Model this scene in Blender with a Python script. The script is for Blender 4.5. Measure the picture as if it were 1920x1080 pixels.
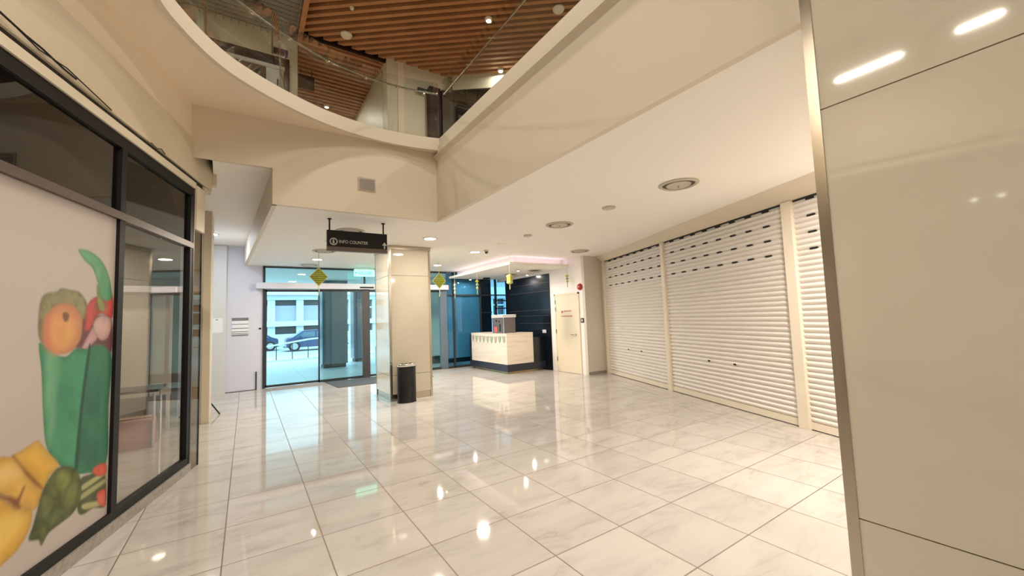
import bpy, bmesh, math, random
from mathutils import Vector, Matrix
random.seed(7)
for o in list(bpy.data.objects): bpy.data.objects.remove(o)
SC = bpy.context.scene
COL = SC.collection

# ------------------------------------------------------------------ camera
cam_d = bpy.data.cameras.new('camera'); cam = bpy.data.objects.new('camera', cam_d); COL.objects.link(cam)
cam_d.sensor_width = 36.0; cam_d.lens = 754.37 / 1920 * 36.0; cam_d.clip_start = 0.02; cam_d.clip_end = 300
FW = Vector((0.55018677, 0.83198706, 0.07135859)); RT = Vector((0.83499793, -0.54901975, -0.03682084)); UP = Vector((-0.00854281, -0.07984261, 0.99677088))
cam.matrix_world = Matrix(((RT.x, UP.x, -FW.x, 0), (RT.y, UP.y, -FW.y, 0), (RT.z, UP.z, -FW.z, 1.52), (0, 0, 0, 1)))
SC.camera = cam

# ------------------------------------------------------------------ world, exposure
W = bpy.data.worlds.new('world'); SC.world = W; W.use_nodes = True
bg = W.node_tree.nodes['Background']; bg.inputs[0].default_value = (0.60, 0.84, 1.0, 1); bg.inputs[1].default_value = 2.7
VS = SC.view_settings
VS.view_transform = 'Standard'; VS.look = 'None'; VS.gamma = 1.0; VS.use_curve_mapping = False; VS.exposure = 0.74
SC.cycles.use_denoising = True
SC.cycles.max_bounces = 10; SC.cycles.diffuse_bounces = 6; SC.cycles.glossy_bounces = 5; SC.cycles.transparent_max_bounces = 16; SC.cycles.transmission_bounces = 6
SC.cycles.sample_clamp_indirect = 6.0; SC.cycles.caustics_reflective = False; SC.cycles.caustics_refractive = False
WARM = (1.0, 0.89, 0.76)
POWER_LOW, POWER_HIGH, POWER_STRIP, POWER_SHOP = 44.0, 20.0, 50.0, 13.0

# ------------------------------------------------------------------ materials
def mat(name, col, rough=0.5, metal=0.0, emit=None, estr=0.0, coat=0.0, spec=0.5, bump=None, noise=None):
    m = bpy.data.materials.new(name); m.use_nodes = True; nt = m.node_tree; b = nt.nodes['Principled BSDF']
    b.inputs['Base Color'].default_value = (*col, 1); b.inputs['Roughness'].default_value = rough; b.inputs['Metallic'].default_value = metal
    b.inputs['Coat Weight'].default_value = coat; b.inputs['Specular IOR Level'].default_value = spec
    if emit: b.inputs['Emission Color'].default_value = (*emit, 1); b.inputs['Emission Strength'].default_value = estr
    if noise:   # (scale, second colour, stretch xyz)
        tc = nt.nodes.new('ShaderNodeTexCoord'); mp = nt.nodes.new('ShaderNodeMapping'); mp.inputs['Scale'].default_value = noise[2]
        n = nt.nodes.new('ShaderNodeTexNoise'); n.inputs['Scale'].default_value = noise[0]; n.inputs['Detail'].default_value = 4
        r = nt.nodes.new('ShaderNodeMapRange'); r.inputs[1].default_value = 0.35; r.inputs[2].default_value = 0.68
        mx = nt.nodes.new('ShaderNodeMix'); mx.data_type = 'RGBA'; mx.inputs[6].default_value = (*col, 1); mx.inputs[7].default_value = (*noise[1], 1)
        L = nt.links.new
        L(tc.outputs['Object'], mp.inputs[0]); L(mp.outputs[0], n.inputs['Vector']); L(n.outputs['Fac'], r.inputs[0]); L(r.outputs[0], mx.inputs[0]); L(mx.outputs[2], b.inputs['Base Color'])
    if bump:
        n2 = nt.nodes.new('ShaderNodeTexNoise'); n2.inputs['Scale'].default_value = bump[0]
        bp = nt.nodes.new('ShaderNodeBump'); bp.inputs['Strength'].default_value = bump[1]; bp.inputs['Distance'].default_value = 0.01
        nt.links.new(n2.outputs['Fac'], bp.inputs['Height']); nt.links.new(bp.outputs[0], b.inputs['Normal'])
    return m

def glass_mat(name, tint, refl=1.0, rough=0.0):
    m = bpy.data.materials.new(name); m.use_nodes = True; nt = m.node_tree; nt.nodes.clear()
    o = nt.nodes.new('ShaderNodeOutputMaterial'); t = nt.nodes.new('ShaderNodeBsdfTransparent'); g = nt.nodes.new('ShaderNodeBsdfGlossy')
    f = nt.nodes.new('ShaderNodeFresnel'); ge = nt.nodes.new('ShaderNodeNewGeometry'); ii = nt.nodes.new('ShaderNodeMapRange'); ii.inputs[3].default_value = 1.5; ii.inputs[4].default_value = 1 / 1.5; nt.links.new(ge.outputs['Backfacing'], ii.inputs[0]); nt.links.new(ii.outputs[0], f.inputs[0]); mm = nt.nodes.new('ShaderNodeMath'); mm.operation = 'MULTIPLY'; mm.inputs[1].default_value = refl; mm.use_clamp = True
    x = nt.nodes.new('ShaderNodeMixShader'); t.inputs[0].default_value = (*tint, 1); g.inputs[0].default_value = (1, 1, 1, 1); g.inputs['Roughness'].default_value = rough
    L = nt.links.new; L(f.outputs[0], mm.inputs[0]); L(mm.outputs[0], x.inputs[0]); L(t.outputs[0], x.inputs[1]); L(g.outputs[0], x.inputs[2]); L(x.outputs[0], o.inputs[0])
    return m

def marble_mat(name, base, vein, rough, tile=None, grout=(0.20, 0.165, 0.13), vscale=1.0, vaxis=(1, 3.2, 3.2), amount=0.55):
    """tile = (x0, px, y0, py): joints of a square grid in world metres"""
    m = bpy.data.materials.new(name); m.use_nodes = True; nt = m.node_tree; b = nt.nodes['Principled BSDF']; N = nt.nodes.new; L = nt.links.new
    tc = N('ShaderNodeTexCoord'); vec = tc.outputs['Object']
    def math_(op, a, bb=None, clamp=False):
        n = N('ShaderNodeMath'); n.operation = op; n.use_clamp = clamp
        for i, v in ((0, a), (1, bb)):
            if v is None: continue
            if isinstance(v, (int, float)): n.inputs[i].default_value = v
            else: L(v, n.inputs[i])
        return n.outputs[0]
    if tile:
        sp = N('ShaderNodeSeparateXYZ'); L(vec, sp.inputs[0])
        tx = math_('DIVIDE', math_('SUBTRACT', sp.outputs[0], tile[0]), tile[1]); ty = math_('DIVIDE', math_('SUBTRACT', sp.outputs[1], tile[2]), tile[3])
        cx = N('ShaderNodeCombineXYZ'); L(math_('FLOOR', tx), cx.inputs[0]); L(math_('FLOOR', ty), cx.inputs[1])
        wn = N('ShaderNodeTexWhiteNoise'); wn.noise_dimensions = '3D'; L(cx.outputs[0], wn.inputs['Vector'])
        sc = N('ShaderNodeVectorMath'); sc.operation = 'SCALE'; L(wn.outputs['Color'], sc.inputs[0]); sc.inputs[3].default_value = 9.0
        ad = N('ShaderNodeVectorMath'); ad.operation = 'ADD'; L(vec, ad.inputs[0]); L(sc.outputs[0], ad.inputs[1]); vec2 = ad.outputs[0]
        dx = math_('MULTIPLY', math_('PINGPONG', tx, 0.5), tile[1]); dy = math_('MULTIPLY', math_('PINGPONG', ty, 0.5), tile[3])
        line = math_('LESS_THAN', math_('MINIMUM', dx, dy), 0.0042)
    else: vec2 = vec; line = None; wn = None
    mp = N('ShaderNodeMapping'); mp.inputs['Scale'].default_value = vaxis; mp.inputs['Rotation'].default_value = (0, 0, 0.35); L(vec2, mp.inputs[0])
    n1 = N('ShaderNodeTexNoise'); n1.inputs['Scale'].default_value = 2.2 * vscale; n1.inputs['Detail'].default_value = 7; n1.inputs['Distortion'].default_value = 0.7; L(mp.outputs[0], n1.inputs['Vector'])
    ve = math_('SUBTRACT', 1.0, math_('MULTIPLY', math_('ABSOLUTE', math_('SUBTRACT', n1.outputs['Fac'], 0.5)), 12.0), True)
    n2 = N('ShaderNodeTexNoise'); n2.inputs['Scale'].default_value = 1.3 * vscale; n2.inputs['Detail'].default_value = 3; L(mp.outputs[0], n2.inputs['Vector'])
    cl = math_('MULTIPLY', math_('SUBTRACT', n2.outputs['Fac'], 0.42, True), 1.6, True)
    fac = math_('MULTIPLY', math_('ADD', math_('MULTIPLY', math_('MULTIPLY', ve, ve), cl), math_('MULTIPLY', cl, 0.6)), amount, True)
    mx = N('ShaderNodeMix'); mx.data_type = 'RGBA'; mx.inputs[6].default_value = (*base, 1); mx.inputs[7].default_value = (*vein, 1); L(fac, mx.inputs[0]); out = mx.outputs[2]
    if line is not None:
        hv = N('ShaderNodeHueSaturation'); L(out, hv.inputs['Color']); mr = N('ShaderNodeMapRange'); L(wn.outputs['Value'], mr.inputs[0]); mr.inputs[3].default_value = 0.95; mr.inputs[4].default_value = 1.03; L(mr.outputs[0], hv.inputs['Value'])
        m2 = N('ShaderNodeMix'); m2.data_type = 'RGBA'; L(line, m2.inputs[0]); L(hv.outputs[0], m2.inputs[6]); m2.inputs[7].default_value = (*grout, 1); out = m2.outputs[2]
        L(math_('ADD', math_('MULTIPLY', line, 0.5), rough), b.inputs['Roughness'])
    else: b.inputs['Roughness'].default_value = rough
    L(out, b.inputs['Base Color'])
    return m

def stripe_mat(name, a, b_, axis, pitch, duty, rough=0.6):
    m = bpy.data.materials.new(name); m.use_nodes = True; nt = m.node_tree; b = nt.nodes['Principled BSDF']; N = nt.nodes.new; L = nt.links.new
    tc = N('ShaderNodeTexCoord'); sp = N('ShaderNodeSeparateXYZ'); L(tc.outputs['Object'], sp.inputs[0])
    d = N('ShaderNodeMath'); d.operation = 'DIVIDE'; L(sp.outputs[axis], d.inputs[0]); d.inputs[1].default_value = pitch
    f = N('ShaderNodeMath'); f.operation = 'FLOORED_MODULO'; L(d.outputs[0], f.inputs[0]); f.inputs[1].default_value = 1.0
    g = N('ShaderNodeMath'); g.operation = 'LESS_THAN'; L(f.outputs[0], g.inputs[0]); g.inputs[1].default_value = duty
    mx = N('ShaderNodeMix'); mx.data_type = 'RGBA'; L(g.outputs[0], mx.inputs[0]); mx.inputs[6].default_value = (*a, 1); mx.inputs[7].default_value = (*b_, 1)
    L(mx.outputs[2], b.inputs['Base Color']); b.inputs['Roughness'].default_value = rough
    return m

M = dict(
    floor=marble_mat('polished marble floor tiles', (0.55, 0.52, 0.49), (0.20, 0.17, 0.145), 0.045, (0.47, 0.59, 2.70, 0.595)),
    pillar=marble_mat('polished cream marble cladding', (0.70, 0.645, 0.52), (0.55, 0.51, 0.40), 0.05, None, vscale=0.7, vaxis=(1, 1, 2.0), amount=0.5),
    paint=mat('warm white wall paint', (0.72, 0.64, 0.51), 0.55, bump=(60, 0.04)),
    soffit=mat('cream soffit paint', (0.86, 0.755, 0.60), 0.6),
    whitewarm=mat('warm white paint', (0.90, 0.85, 0.83), 0.45),
    pier=mat('grey beige pier paint', (0.66, 0.62, 0.54), 0.5),
    ceil=mat('white ceiling paint', (0.90, 0.87, 0.81), 0.6),
    greywall=mat('grey white wall paint', (0.62, 0.64, 0.62), 0.5),
    white=mat('daylight tinted white paint', (0.62, 0.635, 0.715), 0.45),  # blue of the daylight put into the paint to cool the entrance wall
    box=mat('cream painted metal', (0.66, 0.58, 0.43), 0.4),
    boxlight=mat('pale cream painted trim', (0.74, 0.67, 0.53), 0.4),
    black=mat('black powder coated metal', (0.008, 0.007, 0.007), 0.5, spec=0.3),
    bronze=mat('dark bronze aluminium', (0.13, 0.10, 0.085), 0.4, 0.4),
    doorpost=mat('charcoal door post', (0.055, 0.05, 0.055), 0.4),
    upper=mat('cream upper wall paint', (0.60, 0.555, 0.43), 0.5),
    band=mat('warm grey balcony band', (0.72, 0.655, 0.53), 0.5),
    darkframe=mat('dark grey anodised frame', (0.045, 0.05, 0.055), 0.35, 0.4),
    steel=mat('brushed stainless steel', (0.50, 0.44, 0.35), 0.22, 1.0, bump=(220, 0.05)),
    rail=mat('dull steel handrail', (0.34, 0.31, 0.26), 0.25, 1.0),
    chrome=mat('polished steel', (0.75, 0.73, 0.70), 0.12, 1.0),
    stone=mat('grey stone plinth', (0.36, 0.32, 0.28), 0.25, noise=(30, (0.26, 0.24, 0.22), (1, 1, 1))),
    shutter=mat('white painted shutter steel', (0.72, 0.68, 0.64), 0.32, bump=(35, 0.03)),
    post=mat('cream painted guide post', (0.74, 0.67, 0.55), 0.35),
    slot=mat('black slot opening', (0.008, 0.007, 0.006), 0.8),
    gap=mat('dark shadow gap rubber', (0.03, 0.026, 0.022), 0.8),
    glass=glass_mat('clear door glass', (0.80, 0.965, 0.97), 1.0),
    shopglass=glass_mat('clear shopfront glass', (0.88, 0.86, 0.82), 1.1),
    smokeglass=glass_mat('smoked upper shopfront glass', (0.30, 0.28, 0.25), 1.2),
    railglass=glass_mat('balustrade glass', (0.95, 0.98, 0.96), 1.0),
    finglass=glass_mat('grey glass fin', (0.66, 0.60, 0.53), 0.35),
    tealglass=glass_mat('blue tinted facade glass', (0.55, 0.78, 0.90), 0.8),
    film=mat('blue grey window film', (0.34, 0.42, 0.46), 0.5),
    wood=mat('red brown timber slats', (0.37, 0.165, 0.07), 0.45, noise=(3, (0.44, 0.205, 0.09), (1, 1, 1))),
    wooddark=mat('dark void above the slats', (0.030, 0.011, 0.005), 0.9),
    mesh=mat('grey metal mesh', (0.30, 0.27, 0.22), 0.4, 0.6),
    dark=mat('dark shop glass panel', (0.02, 0.017, 0.014), 0.12),
    darkwood=mat('dark brown cladding', (0.018, 0.008, 0.005), 0.6, spec=0.15),
    navy=mat('glossy black wall panel', (0.006, 0.008, 0.013), 0.22),
    navybase=mat('dark blue laminate', (0.018, 0.022, 0.040), 0.3),
    counter=marble_mat('pale wood grain marble', (0.80, 0.72, 0.61), (0.52, 0.42, 0.32), 0.2, None, vscale=1.6, vaxis=(0.5, 0.5, 7), amount=0.9),
    gold=mat('brass toe kick', (0.62, 0.47, 0.24), 0.3, 0.8),
    doorp=mat('cream painted door', (0.78, 0.70, 0.55), 0.4),
    red=mat('red plastic', (0.42, 0.02, 0.015), 0.3),
    redtext=mat('red print', (0.55, 0.10, 0.08), 0.6),
    greytext=mat('grey print', (0.18, 0.18, 0.19), 0.6),
    paper=mat('white paper', (0.78, 0.80, 0.82), 0.6),
    text=mat('pale grey lettering', (0.55, 0.54, 0.50), 0.5),
    lamp=mat('lit lamp diffuser', (1, 1, 1), 0.4, emit=(1.0, 0.86, 0.66), estr=7.0),
    lampcold=mat('lit white lamp diffuser', (1, 1, 1), 0.4, emit=(0.85, 0.93, 1.0), estr=70.0),
    cove=mat('pink white led strip', (1, 1, 1), 0.4, emit=(1.0, 0.80, 0.98), estr=0.5),
    exitg=mat('lit green exit panel', (0.1, 0.7, 0.5), 0.4, emit=(0.25, 1.0, 0.72), estr=1.3),
    exitt=mat('dark green exit lettering', (0.01, 0.22, 0.16), 0.5),
    diff=mat('grey white diffuser metal', (0.52, 0.47, 0.38), 0.4),
    diffdark=mat('dark diffuser throat', (0.07, 0.06, 0.045), 0.7),
    offwhite=mat('off white plastic', (0.70, 0.64, 0.54), 0.4),
    mat_=mat('grey ribbed door mat', (0.075, 0.085, 0.095), 0.9, bump=(90, 0.4)),
    bin=mat('black bin steel', (0.006, 0.006, 0.008), 0.3),
    ket=stripe_mat('woven green ribbon', (0.20, 0.23, 0.005), (0.085, 0.10, 0.003), 2, 0.042, 0.45),
    ketlight=mat('yellow ribbon', (0.50, 0.45, 0.07), 0.5),
    ketpale=mat('pale cream ribbon', (0.50, 0.50, 0.34), 0.5),
    cord=mat('thin cord', (0.70, 0.70, 0.45), 0.6),
    bunt=mat('sage green paper', (0.30, 0.42, 0.28), 0.6),
    buntb=mat('grey brown paper', (0.42, 0.38, 0.30), 0.6),
    machine=mat('grey machine casing', (0.11, 0.10, 0.10), 0.35),
    machinetop=mat('light grey machine lid', (0.50, 0.50, 0.50), 0.3),
    vinyl=mat('matt white vinyl print', (0.48, 0.43, 0.395), 0.5),
    paving=marble_mat('pale grey paving', (0.55, 0.58, 0.60), (0.42, 0.45, 0.47), 0.35, (0.2, 1.2, 12.0, 1.2), grout=(0.30, 0.33, 0.35), amount=0.4),
    road=mat('grey asphalt', (0.40, 0.42, 0.44), 0.8),
    extcol=mat('blue grey column cladding', (0.11, 0.15, 0.19), 0.25),
    extcoldark=mat('charcoal plinth', (0.03, 0.035, 0.04), 0.5),
    bldg=mat('pale rendered facade', (0.62, 0.66, 0.66), 0.7),
    bldgdark=mat('dark window opening', (0.05, 0.055, 0.065), 0.4),  # one even dark colour behind the facade bands
    lilac=mat('lilac blinds', (0.42, 0.41, 0.55), 0.6),
    carblue=mat('dark blue car paint', (0.03, 0.06, 0.15), 0.2, coat=0.5),
    carglass=mat('car window glass', (0.10, 0.17, 0.22), 0.08),
    tyre=mat('black tyre rubber', (0.015, 0.015, 0.016), 0.8),
    rim=mat('silver alloy wheel', (0.6, 0.62, 0.64), 0.3, 0.8),
    whitepaint=mat('white painted steel', (0.75, 0.78, 0.78), 0.4),
    tabledark=mat('dark table top', (0.05, 0.045, 0.045), 0.5),
    cardboard=mat('brown cardboard', (0.42, 0.25, 0.14), 0.7),
    redbox=mat('red printed carton', (0.38, 0.12, 0.09), 0.6),
    bluebox=mat('navy carton', (0.04, 0.05, 0.13), 0.6),
    shopwall=mat('grey shop wall', (0.33, 0.31, 0.28), 0.7),
    shopdark=mat('dark shop ceiling', (0.075, 0.068, 0.055), 0.8),
    shopwhite=mat('white laminate board', (0.62, 0.60, 0.56), 0.5),
)

# ------------------------------------------------------------------ mesh helpers
class G:
    def __init__(s, T=None): s.v = []; s.f = []; s.T = T or (lambda x, y, z: (x, y, z))
    def add(s, vs, fs):
        n = len(s.v); s.v += [s.T(*p) for p in vs]; s.f += [tuple(i + n for i in f) for f in fs]; return s
    def box(s, x0, y0, z0, x1, y1, z1):
        return s.add([(x0, y0, z0), (x1, y0, z0), (x1, y1, z0), (x0, y1, z0), (x0, y0, z1), (x1, y0, z1), (x1, y1, z1), (x0, y1, z1)],
                     [(0, 3, 2, 1), (4, 5, 6, 7), (0, 1, 5, 4), (1, 2, 6, 5), (2, 3, 7, 6), (3, 0, 4, 7)])
    def prism(s, poly, z0, z1):
        n = len(poly)
        return s.add([(x, y, z0) for x, y in poly] + [(x, y, z1) for x, y in poly],
                     [tuple(range(n))[::-1], tuple(range(n, 2 * n))] + [(i, (i + 1) % n, (i + 1) % n + n, i + n) for i in range(n)])
    def lathe(s, prof, c=(0, 0, 0), n=28, axis='z'):
        vs = []
        for r, h in prof:
            for k in range(n):
                a = 2 * math.pi * k / n; u, w = r * math.cos(a), r * math.sin(a)
                vs.append({'z': (c[0] + u, c[1] + w, c[2] + h), 'x': (c[0] + h, c[1] + u, c[2] + w), 'y': (c[0] + u, c[1] + h, c[2] + w)}[axis])
        m = len(prof); fs = [(i * n + k, i * n + (k + 1) % n, (i + 1) * n + (k + 1) % n, (i + 1) * n + k) for i in range(m - 1) for k in range(n)]
        fs += [tuple(range(n))[::-1], tuple(range((m - 1) * n, m * n))]
        return s.add(vs, fs)
    def tube(s, pts, r, n=8):
        pts = [Vector(p) for p in pts]; vs = []
        for i, p in enumerate(pts):
            t = (pts[min(i + 1, len(pts) - 1)] - pts[max(i - 1, 0)]).normalized(); a = Vector((0, 0, 1)) if abs(t.z) < 0.9 else Vector((1, 0, 0))
            u = t.cross(a).normalized(); w = t.cross(u)
            for k in range(n):
                an = 2 * math.pi * k / n; q = p + r * (math.cos(an) * u + math.sin(an) * w); vs.append(tuple(q))
        m = len(pts); fs = [(i * n + k, i * n + (k + 1) % n, (i + 1) * n + (k + 1) % n, (i + 1) * n + k) for i in range(m - 1) for k in range(n)]
        fs += [tuple(range(n)), tuple(range((m - 1) * n, m * n))]
        return s.add(vs, fs)
    def wall(s, path, z0, z1, t):
        """vertical ribbon of thickness t to the left of an open path of (x, y)"""
        P = [Vector((p[0], p[1])) for p in path]; off = []
        for i, p in enumerate(P):
            d = (P[min(i + 1, len(P) - 1)] - P[max(i - 1, 0)]).normalized(); off.append(p + Vector((-d.y, d.x)) * t)
        n = len(P); vs = [(p.x, p.y, z) for z in (z0, z1) for p in P] + [(p.x, p.y, z) for z in (z0, z1) for p in off]; fs = []
        for i in range(n - 1):
            a, b, c, d = i, i + 1, n + i + 1, n + i; fs += [(a, b, c, d), (a + 2 * n, d + 2 * n, c + 2 * n, b + 2 * n), (a, a + 2 * n, b + 2 * n, b), (d, c, c + 2 * n, d + 2 * n)]
        fs += [(0, n, 3 * n, 2 * n), (n - 1, 3 * n - 1, 4 * n - 1, 2 * n - 1)]
        return s.add(vs, fs)
    def out(s, name, m, parent=None, smooth=False, bevel=0.0, loc=None, uv=None):
        org = Vector((0, 0, 0)); q = parent
        while q is not None: org += q.location; q = q.parent
        if parent is None and loc: org = Vector(loc)
        me = bpy.data.meshes.new(name); me.from_pydata([tuple(Vector(v) - org) for v in s.v], [], s.f)
        bm = bmesh.new(); bm.from_mesh(me); bmesh.ops.recalc_face_normals(bm, faces=bm.faces)
        bm.to_mesh(me); bm.free()
        if smooth:
            for p in me.polygons: p.use_smooth = len(p.vertices) == 4
        me.materials.append(M[m] if isinstance(m, str) else m)
        o = bpy.data.objects.new(name, me); COL.objects.link(o)
        if parent is not None: o.parent = parent
        elif loc: o.location = loc
        if bevel: 
            md = o.modifiers.new('bevel', 'BEVEL'); md.width = bevel; md.segments = 2; md.limit_method = 'ANGLE'
        return o

def tag(o, label=None, cat=None, group=None, kind=None):
    if label: o['label'] = label
    if cat: o['category'] = cat
    if group: o['group'] = group
    if kind: o['kind'] = kind
    return o
def thing(name, loc, label, cat, group=None):
    o = bpy.data.objects.new(name, None); o.empty_display_size = 0.1; o.location = loc; COL.objects.link(o); return tag(o, label, cat, group)
def struct(o, label, cat='structure'):
    return tag(o, label, cat, kind='structure')
def copy_tree(o, parent=None):
    c = o.copy(); COL.objects.link(c)
    if parent is not None: c.parent = parent
    for ch in [x for x in o.children]: copy_tree(ch, c)
    return c
def frame(o, ang, side=1):
    """local frame on a vertical plane: s runs along it towards the camera, off stands out of it, z is up"""
    a = math.radians(ang); dx, dy = -math.sin(a), -math.cos(a); nx, ny = (math.cos(a) * side, -math.sin(a) * side)
    return lambda s, off, z: (o[0] + dx * s + nx * off, o[1] + dy * s + ny * off, z)
def lamp(parent, loc, power, size=0.2, col=WARM, shape='DISK', sy=None, rot=(0, 0, 0), spread=180):
    l = bpy.data.lights.new('lamp_light', 'AREA'); l.shape = shape; l.size = size; l.energy = power; l.color = col; l.spread = math.radians(spread)
    if sy: l.size_y = sy
    o = bpy.data.objects.new('lamp_light', l); COL.objects.link(o); o.location = loc; o.rotation_euler = rot; o.parent = parent; return o
def text(name, s, size, m, parent, T, cx, cz, off=0.002, width=None, depth=0.0015, bold=0.0):
    """raised lettering on the plane of T(s, off, z); cx, cz = left end and baseline"""
    c = bpy.data.curves.new(name, 'FONT'); c.body = s; c.size = size; c.extrude = depth; c.offset = bold
    t = bpy.data.objects.new('tmp', c); COL.objects.link(t); bpy.context.view_layer.update()
    me = bpy.data.meshes.new_from_object(t.evaluated_get(bpy.context.evaluated_depsgraph_get())); bpy.data.objects.remove(t)
    xs = [v.co.x for v in me.vertices]; k = width / (max(xs) - min(xs)) if width else 1.0; x0 = min(xs)
    g = G(T); g.add([(cx + (v.co.x - x0) * k, off + v.co.z, cz + v.co.y) for v in me.vertices], [tuple(p.vertices) for p in me.polygons])
    return g.out(name, m, parent)
def smooth_poly(pts, k=4):
    n = len(pts); r = []
    for i in range(n):
        p0, p1, p2, p3 = (pts[(i + j) % n] for j in (-1, 0, 1, 2))
        for q in range(k):
            t = q / k; r.append(tuple(0.5 * (2 * b + (c - a) * t + (2 * a - 5 * b + 4 * c - d) * t * t + (-a + 3 * b - 3 * c + d) * t ** 3) for a, b, c, d in zip(p0, p1, p2, p3)))
    return r
def smooth_path(pts, k=5):
    e = [pts[0]] + list(pts) + [pts[-1]]; r = []
    for i in range(1, len(e) - 2):
        for q in range(k):
            t = q / k; r.append(tuple(0.5 * (2 * b + (c - a) * t + (2 * a - 5 * b + 4 * c - d) * t * t + (-a + 3 * b - 3 * c + d) * t ** 3) for a, b, c, d in zip(e[i - 1], e[i], e[i + 1], e[i + 2])))
    return r + [tuple(pts[-1])]
def offset_path(path, d):
    P = [Vector((p[0], p[1])) for p in path]; r = []
    for i, p in enumerate(P):
        t = (P[min(i + 1, len(P) - 1)] - P[max(i - 1, 0)]).normalized(); r.append((p.x - t.y * d, p.y + t.x * d))
    return r

# ================================================================== SETTING
EX0, EY0 = -9.0, -5.0
o = G().box(-9, -5, -0.12, 9.5, 11.66, 0).out('floor', 'floor'); struct(o, 'polished cream marble tile floor of the hall', 'floor')
CURVE = smooth_path([(2.40, 5.42), (2.0, 5.50), (1.5, 5.51), (0.88, 5.37), (0.34, 5.09), (-0.07, 4.77), (-0.30, 4.49), (-0.47, 4.17), (-0.58, 3.87), (-0.66, 3.4), (-0.70, 2.8), (-0.72, 2.0), (-0.72, 0.6), (-0.72, -2.0)])

# low ceiling at 3.0 m with its outer edge over the shutters
o = G().prism([(0.28, 5.63), (2.43, 5.63), (2.43, -5), (3.25, -5), (5.23, 1.78), (5.61, 2.68), (6.33, 4.46), (6.94, 5.81), (7.60, 7.3), (7.60, 11.66), (-0.03, 11.66)], 3.0, 3.05).out('ceiling', 'ceil'); struct(o, 'low white ceiling over the shutters and entrance', 'ceiling')
o = G().prism([(-0.343, 5.63), (0.27, 5.63), (-0.04, 11.66), (-1.3, 11.66), (-1.3, 6.25), (-0.37, 6.25)], 3.45, 3.5).out('ceiling', 'ceil'); struct(o, 'higher white ceiling strip beside the entrance', 'ceiling')
g = G(); g.add([(0.25, 5.62, 2.998), (-0.06, 11.6, 2.998), (-0.06, 11.6, 3.47), (0.25, 5.62, 3.47), (0.30, 5.62, 2.998), (0.0, 11.6, 2.998), (0.0, 11.6, 3.47), (0.30, 5.62, 3.47)],
    [(0, 1, 2, 3), (4, 7, 6, 5), (0, 4, 5, 1), (3, 2, 6, 7), (0, 3, 7, 4), (1, 5, 6, 2)])
struct(g.out('wall_ceiling_step', 'paint'), 'side of the dropped ceiling beside the entrance', 'wall')
# atrium fascias
g = G(); g.box(0.25, 5.6, 2.998, 2.41, 5.66, 4.07); g.box(-0.345, 5.6, 3.448, 0.25, 5.66, 4.07); g.box(-0.62, 5.6, 3.448, -0.345, 5.64, 4.07)
struct(g.out('wall_atrium_front', 'paint'), 'beige fascia wall above the entrance', 'wall')
g = G(); g.box(2.4, -5, 2.998, 2.46, 5.601, 3.94); g.add([(2.4, -5, 3.94), (2.4, 5.6, 3.94), (2.355, 5.6, 4.0), (2.355, -5, 4.0), (2.46, -5, 3.94), (2.46, 5.6, 3.94), (2.46, 5.6, 4.0), (2.46, -5, 4.0)], [(0, 1, 2, 3), (0, 3, 7, 4), (1, 5, 6, 2), (3, 2, 6, 7)])
struct(g.out('wall_atrium_right', 'paint'), 'long straight beige fascia along the right side of the atrium', 'wall')
# soffit and upper floor slab: everything outside the void
soff = [(x, y) for x, y in CURVE]
slab = [(2.4, 5.42)] + soff[1:] + [(-0.72, -5), (-9, -5), (-9, 13), (9, 13), (9, -5), (2.4, -5)]
def slab_mesh(z0, z1, name, m):
    cv = list(CURVE); g = G()
    # strip quads from the curve out to the far boundary, then the rest as boxes
    for (a, b) in zip(cv[:-1], cv[1:]):
        if b[0] > -0.33: q = [a, b, (b[0], 5.62), (a[0], 5.62)]
        else: q = [a, b, (-9, b[1]), (-9, a[1])]
        if b[0] <= -0.33 < a[0]: q = [a, b, (-9, b[1]), (-9, 5.62), (a[0], 5.62)]
        g.prism(q, z0, z1)
    g.box(-9, -5, z0, -0.72, -2.0, z1); g.box(-3.0, 5.62, z0, -0.34, 6.2, z1)
    return g
struct(slab_mesh(4.05, 4.1, 'ceiling', 'ceil').out('ceiling', 'soffit'), 'curved soffit under the upper balcony', 'ceiling')
g = slab_mesh(4.1, 4.2, 'floor', 'ceil'); g.box(-9, 5.62, 4.07, 9, 13, 4.2); g.box(2.47, -5, 4.0, 9, 5.62, 4.2)
struct(g.out('floor', 'band'), 'upper floor slab', 'floor')
# balcony edge bands
g = G(); g.wall(offset_path(CURVE, 0.012), 4.03, 4.15, -0.05); g.wall(offset_path(CURVE, 0.004), 4.15, 4.205, -0.04)
struct(g.out('trim_1', 'band'), 'vertical band along the curved balcony edge', 'trim')
g = G(); g.wall(offset_path(CURVE, -0.035), 4.135, 4.235, -0.05)
struct(g.out('trim_2', 'band'), 'kerb under the curved glass balustrade', 'trim')
g = G(); g.box(2.355, -5, 4.0, 2.46, 5.45, 4.10); g.box(2.375, -5, 4.10, 2.46, 5.45, 4.21)
struct(g.out('trim_3', 'band'), 'band and kerb along the straight balcony edge', 'trim')

# entrance wall (Y = 11.6)
g = G(); g.box(-1.3, 11.6, 0, 0.33, 11.75, 3.5); struct(g.out('wall_entrance', 'white'), 'white wall left of the sliding door', 'wall')
g = G(); g.box(-1.3, 11.50, 0, -0.40, 11.6, 3.44); struct(g.out('wall_pilaster', 'greywall'), 'grey white pilaster at the left end of the entrance wall', 'wall')
g = G(); g.box(-0.40, 11.588, 0, 0.2, 11.6, 0.012); g.box(0.19, 11.575, 0, 0.215, 11.6, 0.43); struct(g.out('baseboard_entrance', 'gap'), 'thin dark line at the foot of the entrance wall', 'baseboard')
g = G(); g.box(-1.0, 9.25, 0, -0.9, 11.6, 3.5); struct(g.out('wall_left', 'white'), 'left wall of the entrance bay', 'wall')
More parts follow.
